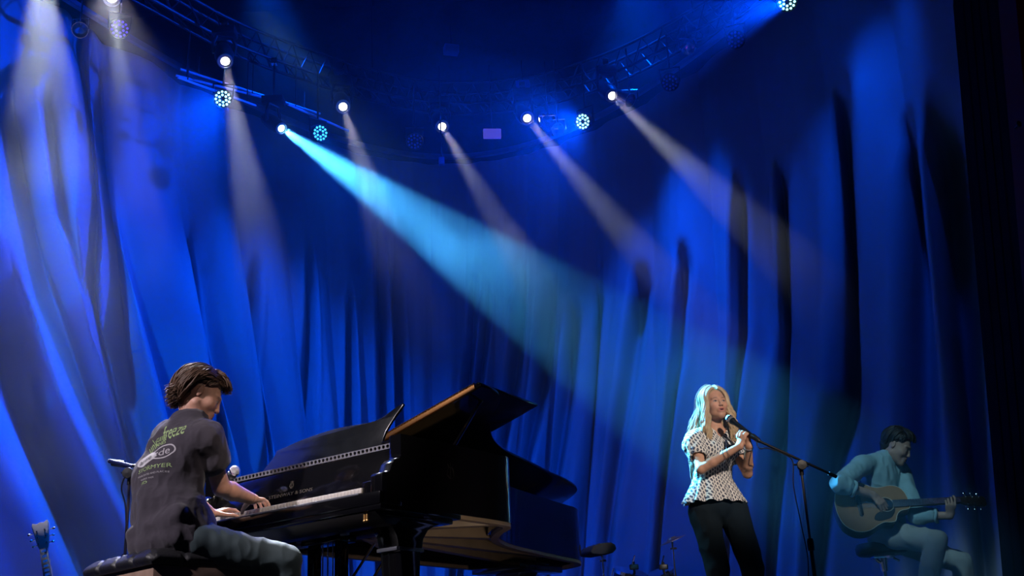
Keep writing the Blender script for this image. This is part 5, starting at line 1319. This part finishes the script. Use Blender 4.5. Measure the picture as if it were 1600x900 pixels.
for k in range(420):
    wv = rnd.uniform(0.001, 0.003); ph = rnd.uniform(0, 6.28); fq = rnd.uniform(0.6, 1.4); e_ = rnd.uniform(0.0, 0.012)
    if k % 3 == 0:
        a0 = rnd.uniform(-42, 42)
        pts = scalp_lock(T, dirn(a0 * 2.4, rnd.uniform(60, 85)), dirn(a0, rnd.uniform(20, 34)), 0.006 + e_, 0.026 + e_, 0.022 + e_ * 1.2, wv, fq, ph)
    elif k % 3 == 1:
        a0 = rnd.uniform(-80, 80)
        pts = scalp_lock(T, dirn(a0, rnd.uniform(60, 85)), dirn(180 - a0 * 0.8, rnd.uniform(-35, -10)), 0.008 + e_, 0.016 + e_, 0.002, wv, fq, ph)
    else:
        sd_ = 1 if k % 2 else -1
        pts = scalp_lock(T, dirn(sd_ * rnd.uniform(30, 140), rnd.uniform(50, 75)), dirn(sd_ * rnd.uniform(88, 165), rnd.uniform(-10, 12)), 0.010 + e_, 0.014 + e_, 0.002, wv, fq, ph)
    pts = bez(pts, 3); n = len(pts); w = rnd.uniform(0.004, 0.007)
    hm.tube(pts, [w * (0.35 + 0.65 * math.sin(3.05 * (i + 0.5) / n)) for i in range(n)], 6)
for k in range(110):
    sd_ = 1 if k % 2 else -1; e_ = rnd.uniform(0, 0.008)
    pts = bez(scalp_lock(T, dirn(sd_ * rnd.uniform(10, 55), rnd.uniform(38, 62)), dirn(sd_ * rnd.uniform(56, 90), rnd.uniform(4, 24)), 0.012 + e_, 0.008 + e_, 0.001 + e_ * 0.5, 0.002, 1.2, k), 3)
    n = len(pts); hm.tube(pts, [0.006 * (0.35 + 0.65 * math.sin(3.05 * (i + 0.5) / n)) for i in range(n)], 6)
V, Q = solid([E(T(-0.024, 0, 0.036), (0.097, 0.079, 0.091), T.rot, 0.01), C(T(-0.075, 0.02, -0.02), T(-0.072, 0.02, -0.055), 0.045, 0.03, 0.03), C(T(-0.075, -0.02, -0.02), T(-0.072, -0.02, -0.055), 0.045, 0.03, 0.03),
              SUB(E(T(0.080, 0, -0.04), (0.070, 0.10, 0.095), T.rot, 0.01)), SUB(C(T(-0.006, -0.12, -0.012), T(-0.006, 0.12, -0.012), 0.028, 0.028, 0.01))], 0.006)
hm.add([tuple(v) for v in V], [tuple(int(i) for i in q) for q in Q])
local(hm, gb).build('hair', mat('short_black_brown_hair', (0.018, 0.013, 0.012), 0.45, var=0.4, vscale=30), guitarist, 80)
# ------------------------------------------------------------------ stool under the guitarist
st0 = at(1377, 858, 8.72)
stool = empty('stool', (st0.x, st0.y, 0))
tag(stool, 'round black padded stool on a chrome post under the seated guitar player', 'stool')
sz = st0.z + 0.045
MB().lathe([(0.0, sz - 0.085), (0.165, sz - 0.085), (0.178, sz - 0.07), (0.182, sz - 0.035), (0.172, sz - 0.008), (0.13, sz), (0.0, sz)], 40).build('seat', mat('black_vinyl', (0.015, 0.016, 0.02), 0.4, var=0.2), stool, 50)
MB().box((-0.075, -0.055, sz - 0.11), (0.075, 0.055, sz - 0.085), 0.004).tube([(0, 0, sz - 0.20), (0, 0, sz - 0.10)], [0.024, 0.034], 16).tube([(-0.06, -0.05, sz - 0.12), (-0.035, -0.06, sz - 0.145)], 0.012, 8).tube([(0.06, -0.05, sz - 0.115), (0.10, -0.06, sz - 0.14)], 0.008, 8).build('seat_bracket', M['chrome'], stool)
MB().tube([(0, 0, 0.12), (0, 0, sz - 0.15)], 0.015, 14).build('post', M['chrome'], stool)
for k in range(3):
    a = 2 * math.pi * k / 3 + 0.4
    MB().tube([(0, 0, 0.34), (0.24 * math.cos(a), 0.24 * math.sin(a), 0.02)], 0.011, 8).tube([(0, 0, 0.14), (0.13 * math.cos(a), 0.13 * math.sin(a), 0.165)], 0.007, 6).ell((0.245 * math.cos(a), 0.245 * math.sin(a), 0.018), 0.018, 8).build('leg', M['chrome'], stool)

# ------------------------------------------------------------------ microphones and their stands
def mic(name, a, b_, label, r=0.0255, steel=(0.55, 0.55, 0.58)):
    """ball head at a, tail at b"""
    a = Vector(a); b_ = Vector(b_); d = (b_ - a).normalized(); L_ = (b_ - a).length
    o_ = empty(name); o_.matrix_world = Matrix.Translation(a) @ basis(d, (0, 0, 1) if abs(d.z) < 0.9 else (1, 0, 0)).to_4x4()
    tag(o_, label, 'microphone')
    MB().lathe([(r * 0.75, r * 0.80), (r * 0.95, r * 1.0), (r * 0.97, r * 1.15), (r * 0.72, r * 2.0), (0.0165, 0.058), (0.0125, L_ - 0.02), (0.0125, L_), (0.009, L_)], 24).build('handle', M['black_metal'], o_)
    MB().ell((0, 0, 0), (r, r, r), 24).build('grille', mat('steel_wire_grille', steel, 0.45, 0.75, bump=1.0, bscale=500, var=0.3, vscale=200), o_)
    MB().lathe([(r * 1.01, -0.003), (r * 1.04, 0.0), (r * 1.04, 0.006), (r * 1.01, 0.009)], 28).build('grille_band', M['chrome'], o_)
    return o_
mic('microphone', mic_a, mic_b, 'black handheld microphone gripped by the singer with blonde hair')
def boom_stand(label, base, clutch, boom_a, boom_b, lean, tail_r=0.012, knob=True, rot=0.3):
    o_ = empty('microphone_stand', base); tag(o_, label, 'microphone stand', 'boom microphone stands')
    B_ = Vector(base)
    cl = Vector(clutch) - B_; A_ = Vector(boom_a) - B_; E_ = Vector(boom_b) - B_
    mid = Vector((0, 0, 0.06)).lerp(cl, 0.52)
    MB().tube([Vector((0, 0, 0.05)), mid], 0.0125, 14).lathe([(0.020, 0), (0.022, 0.02), (0.022, 0.055), (0.017, 0.075)], 16, M=frame(mid - (cl).normalized() * 0.06, cl)).build('lower_tube', M['black_metal'], o_)
    MB().tube([mid, cl], 0.0085, 12).build('upper_tube', mat('bright_steel_tube', (0.16, 0.16, 0.17), 0.3, 0.9, var=0.1), o_)
    MB().tube([A_, E_], 0.0085, 12).build('boom_arm', M['black_metal'], o_)
    MB().ell(cl, (0.024, 0.030, 0.030), 16).tube([cl - Vector((0, 0, 0.06)), cl], 0.014, 12).lathe([(0.0, 0), (0.030, 0.0), (0.033, 0.008), (0.030, 0.018), (0.0, 0.020)], 20, M=frame(cl + Vector((0.0, -0.028, 0)), (0, -1, 0))).tube([cl + Vector((-0.05, 0, 0.012)), cl + Vector((0.05, 0, -0.004))], 0.006, 8).build('boom_clutch', M['black_plastic'], o_)
    e2 = E_ - A_; MB().tube([A_ + e2 * 0.90, A_ + e2 * 1.0], tail_r, 14).build('counterweight', M['black_metal'], o_)
    for k in range(3):
        a = rot + 2 * math.pi * k / 3
        MB().tube([(0.02 * math.cos(a), 0.02 * math.sin(a), 0.16), (0.34 * math.cos(a), 0.34 * math.sin(a), 0.012)], 0.0085, 8).ell((0.345 * math.cos(a), 0.345 * math.sin(a), 0.012), 0.014, 8).build('leg', M['black_metal'], o_)
    return o_
cl1 = at(1251, 728, 7.70); bs1 = Vector((cl1.x + 0.0, 7.70, 0.0))
ms = boom_stand('black boom microphone stand in front of the seated guitar player', bs1, cl1, at(1188, 690, 7.66), at(1307, 745, 7.74), 0)
MB().lathe([(0.016, 0), (0.019, 0.01), (0.016, 0.06), (0.010, 0.075)], 16, M=frame(mic_b - micd * 0.03 - bs1, micd)).tube([mic_b - bs1 + micd * 0.03, at(1190, 691, 7.66) - bs1], 0.008, 8).build('microphone_clip', M['black_plastic'], ms)
cb = bez([mic_b, at(1186, 700, 7.64), at(1197, 700, 7.64), at(1206, 702, 7.65), at(1217, 706, 7.66), at(1238, 720, 7.68), at(1240, 760, 7.66), at(1252, 820, 7.62), at(1262, 870, 7.60), at(1268, 940, 7.58), Vector((bs1.x + 0.05, 7.55, 0.02)), Vector((bs1.x + 0.4, 7.3, 0.010)), Vector((bs1.x + 1.2, 7.6, 0.010))], 8)
tag(MB().tube(cb, 0.0035, 6).build('microphone_cable', M['rubber'], None), 'thin black cable hanging from the boom stand beside the blonde singer', 'cable')
# stand at the left: boom passes behind the pianist
cl2 = at(203, 741, 6.75); bs2 = Vector((cl2.x - 0.0, 6.75, 0))
la, lb_ = at(360, 748, 6.62), at(190, 727, 6.76)
ms2 = boom_stand('black boom microphone stand behind the person at the piano', bs2, cl2, la, at(176, 723, 6.78), 0, 0.020, rot=1.2)
ma, mb_ = at(366.5, 735.5, 6.55), at(352, 757, 6.62)
mic('microphone', ma, mb_, 'silver ball microphone between the piano keys and the player', 0.029, (0.75, 0.75, 0.75))
m2a, m2b = at(170, 720, 6.74), at(206, 729, 6.74)
o_ = empty('microphone'); d_ = (m2b - m2a); o_.matrix_world = Matrix.Translation(m2a) @ basis(d_, (0, 0, 1)).to_4x4(); tag(o_, 'slim blue-lit pencil microphone clipped above the left stand', 'microphone')
MB().lathe([(0.010, 0), (0.013, 0.004), (0.013, 0.05), (0.0145, 0.055), (0.0145, d_.length * 0.75), (0.012, d_.length)], 18).build('microphone_body', mat('blue_lit_nickel', (0.02, 0.035, 0.13), 0.6, 0.2, var=0.1), o_)  # dark blue base colour stands in for the blue light on the body
MB().lathe([(0.0, -0.002), (0.011, -0.002), (0.0115, 0.003), (0.0, 0.003)], 18).build('grille', M['chrome'], o_)
cb = bez([m2b, at(200, 738, 6.72), at(193, 750, 6.70), at(190, 765, 6.70), at(196, 790, 6.71), at(197, 830, 6.71), at(194, 870, 6.70), at(192, 960, 6.68), Vector((bs2.x - 0.1, 6.7, 0.02)), Vector((bs2.x - 0.6, 6.9, 0.01))], 8)
tag(MB().tube(cb, 0.0045, 6).build('microphone_cable', M['rubber'], None), 'black cable running down the left microphone stand', 'cable')

# ------------------------------------------------------------------ guitar on its stand at the far left
def standing_guitar():
    p0 = at(78, 905, 7.35); p1 = at(66, 846, 7.40); d_ = (at(60, 812, 7.42) - at(74, 905, 7.34)).normalized()
    top = at(62, 815, 7.40)
    # x runs from the body end to the headstock
    org = top - d_ * 1.045
    gz_ = Vector((0.15, -1, 0.0)); gz_ = (gz_ - d_ * gz_.dot(d_)).normalized(); gy_ = gz_.cross(d_)
    return Matrix.Translation(org) @ Matrix((d_, gy_, gz_)).transposed().to_4x4(), org, d_
TS, og, dS = standing_guitar()
g2 = empty('electric_guitar'); g2.matrix_world = TS
tag(g2, 'upright blue-lit guitar neck and headstock at the lower left edge of the stage', 'guitar')
m_dkb = mat('dark_maple_lacquer', (0.16, 0.13, 0.12), 0.3, var=0.2, coat=0.3)
up = [(0.0, 0.0), (0.01, 0.08), (0.06, 0.15), (0.13, 0.165), (0.20, 0.135), (0.25, 0.115), (0.31, 0.13), (0.36, 0.125), (0.385, 0.08), (0.37, 0.035)]
ol = [(p.x, p.y) for p in bez(up + [(x, -y) for x, y in reversed(up[1:])], 4, closed=True)]
MB().prism(ol, -0.05, 0.0, 'z', 0.005).build('body', m_dkb, g2, 40)
MB().prism([(0.34, -0.029), (0.34, 0.029), (0.86, 0.023), (0.86, -0.023)], -0.018, 0.008, 'z', 0.005).build('neck', m_dkb, g2)
MB().prism([(0.36, -0.028), (0.36, 0.028), (0.858, 0.0225), (0.858, -0.0225)], 0.008, 0.012, 'z', 0.001).build('fingerboard', m_rose, g2)
bl = MB(); L_ = 0.64
for n in range(1, 18):
    x = 0.86 - L_ * (1 - 2 ** (-n / 12)); w = 0.0225 + (0.86 - x) * 0.011
    bl.box((x - 0.001, -w, 0.012), (x + 0.001, w, 0.0135))
bl.build('fret_wire', M['chrome'], g2)
bl = MB()
for n in range(1, 14):
    x = 0.86 - L_ * (1 - 2 ** (-(n - 0.5) / 12)); w = 0.014
    bl.box((x - 0.008, -w, 0.012), (x + 0.008, w, 0.0126))
bl.build('block_inlay', mat('pearl_inlay', (0.5, 0.55, 0.7), 0.3, var=0.1), g2)
hs2 = MB().prism([(0.855, -0.023), (0.855, 0.023), (0.89, 0.034), (1.02, 0.052), (1.045, 0.046), (1.032, 0.02), (1.04, 0.0), (1.032, -0.02), (1.045, -0.046), (1.02, -0.052), (0.89, -0.034)], -0.014, 0.002, 'z', 0.002).build('headstock', m_dkb, g2)
for i in range(3):
    for s_ in (-1, 1):
        x = 0.895 + i * 0.042; y = 0.036 + 0.008 * i
        MB().tube([(x, s_ * 0.024, 0.002), (x, s_ * 0.024, 0.014)], 0.0045, 8).tube([(x, s_ * y, -0.006), (x, s_ * (y + 0.018), -0.006)], 0.0032, 8).ell((x, s_ * (y + 0.022), -0.006), (0.008, 0.010, 0.005), 10).build('tuning_peg', M['chrome'], hs2)
s3 = MB()
for i in range(6): s3.tube([(0.06, -0.026 + i * 0.0104, 0.014), (0.858, -0.0165 + i * 0.0066, 0.016)], 0.0008, 4)
s3.build('strings', M['chrome'], g2)
gs_ = empty('guitar_stand', (og.x, og.y + 0.12, 0)); tag(gs_, 'low black tubular stand holding the upright guitar', 'guitar stand')
bz_ = og.z - 0.008
for s_ in (-1, 1):
    MB().tube([(0, 0.08, 0.28), (s_ * 0.18, 0.12, 0.012)], 0.009, 8).build('leg', M['black_metal'], gs_)
    MB().tube([(0, 0.06, bz_ + 0.01), (s_ * 0.10, 0.04, bz_ - 0.01), (s_ * 0.10, -0.16, bz_ - 0.014), (s_ * 0.10, -0.175, bz_ + 0.04)], 0.009, 8).build('cradle_arm', M['black_metal'], gs_)
MB().tube([(0, 0.06, 0.012), (0, 0.07, 0.40)], 0.011, 8).build('post', M['black_metal'], gs_)

# ------------------------------------------------------------------ drum kit pieces beyond the piano
m_cym = mat('bronze_cymbal', (0.42, 0.34, 0.26), 0.35, 0.9, var=0.2, vscale=30)
def cymbal(px, py, D, r, nrm, label, m_=None):
    c_ = at(px, py, D); o_ = MB().lathe([(0.0, 0.020), (0.03, 0.017), (0.042, 0.006), (r * 0.6, 0.0), (r, -0.010), (r, -0.012), (r * 0.6, -0.0025), (0.042, 0.003), (0.03, 0.013), (0.0, 0.016)], 48).build('cymbal', m_ or m_cym, None, 30)
    o_.matrix_world = Matrix.Translation(c_) @ basis(nrm).to_4x4(); tag(o_, label, 'cymbal'); return c_
def stand(name, c_, label, tilt=0.0, drop=0.02):
    o_ = empty(name, (c_.x, c_.y, 0)); tag(o_, label, 'stand')
    z = c_.z - drop
    MB().tube([(0, 0, 0.05), (0, 0, z * 0.6)], 0.013, 12).build('lower_tube', M['black_metal'], o_)
    MB().tube([(0, 0, z * 0.6), (0, 0, z - 0.06), (tilt, 0, z)], 0.008, 10).tube([(0, 0, z * 0.6 - 0.03), (0, 0, z * 0.6 + 0.02)], 0.019, 12).tube([(-0.02, 0, z - 0.05), (0.03, 0, z - 0.05)], 0.008, 8).build('upper_tube', M['chrome'], o_)
    for k in range(3):
        a = 0.5 + 2 * math.pi * k / 3
        MB().tube([(0, 0, 0.30), (0.26 * math.cos(a), 0.26 * math.sin(a), 0.012)], 0.008, 8).build('leg', M['chrome'], o_)
    return o_
c1 = cymbal(1050, 843, 9.6, 0.115, (-0.36, -0.10, 0.93), 'bronze cymbal tilted on its stand to the left of the singer')
stand('cymbal_stand', c1, 'chrome cymbal stand under the tilted bronze cymbal', 0.0)
c2 = at(934, 860, 9.4)
# dark hooded monitor speaker pad on a stand
pad = MB().prism([(-0.115, -0.02), (-0.09, 0.02), (-0.03, 0.042), (0.07, 0.05), (0.105, 0.035), (0.115, 0.0), (0.08, -0.03), (-0.02, -0.045), (-0.10, -0.04)], -0.10, 0.10, 'y', 0.012, M=Matrix.Translation(c2) @ Matrix.Rotation(R(25), 4, 'Z')).build('drum_pad', mat('dark_rubber_pad', (0.006, 0.006, 0.010), 0.8, var=0.3), None)
tag(pad, 'dark flat drum pad on a thin stand behind the piano tail', 'drum pad')
stand('pad_stand', c2 - Vector((-0.03, 0, 0.03)), 'thin dark stand carrying the flat drum pad', 0.0, 0.0)
def drum(px, py, D, r, h_, nrm, label, m_):
    c_ = at(px, py, D); o_ = empty('drum'); o_.matrix_world = Matrix.Translation(c_) @ basis(nrm).to_4x4(); tag(o_, label, 'drum', 'drums low beyond the piano')
    MB().lathe([(r, -h_), (r, -0.012)], 40).build('shell', m_, o_)
    MB().lathe([(0.0, -0.010), (r * 0.98, -0.010), (r * 0.98, -0.006), (0.0, -0.006)], 40).build('drum_head', mat('smoky_drum_head', (0.10, 0.10, 0.12), 0.4, var=0.1), o_)
    MB().lathe([(r + 0.004, -0.022), (r + 0.010, -0.022), (r + 0.010, 0.004), (r + 0.002, 0.004)], 40).build('hoop', M['chrome'], o_)
    for k in range(6):
        a = k * math.pi / 3
        MB().tube([((r + 0.013) * math.cos(a), (r + 0.013) * math.sin(a), -h_ * 0.8), ((r + 0.013) * math.cos(a), (r + 0.013) * math.sin(a), 0.0)], 0.004, 6).build('tension_rod', M['chrome'], o_)
    return c_
m_dr = mat('dark_blue_black_drum_shell', (0.012, 0.014, 0.03), 0.25, coat=0.5, var=0.2)
drum(985, 893, 9.7, 0.125, 0.14, (0.25, -0.30, 0.92), 'small dark drum with a chrome hoop nearer the piano', m_dr)
drum(1030, 895, 9.8, 0.11, 0.13, (-0.30, -0.30, 0.90), 'small dark drum with a chrome hoop nearer the singer', m_dr)
for (px, py, D, lab) in ((990, 878, 9.65, 'short dark clamp post rising between the two drums'), (1036, 878, 9.75, 'bright chrome clamp post beside the right drum')):
    c_ = at(px, py, D); o_ = empty('clamp_post', (c_.x, c_.y, 0)); tag(o_, lab, 'clamp')
    MB().tube([(0, 0, 0.0), (0, 0, c_.z)], 0.010, 10).build('post', M['black_metal'], o_)
    MB().tube([(-0.015, 0, c_.z - 0.02), (0.012, 0, c_.z + 0.05)], 0.007, 8).build('rod', M['chrome'], o_)
    MB().box((-0.035, -0.02, c_.z - 0.06), (0.035, 0.02, c_.z - 0.02), 0.005).build('clamp_block', M['black_plastic'], o_)
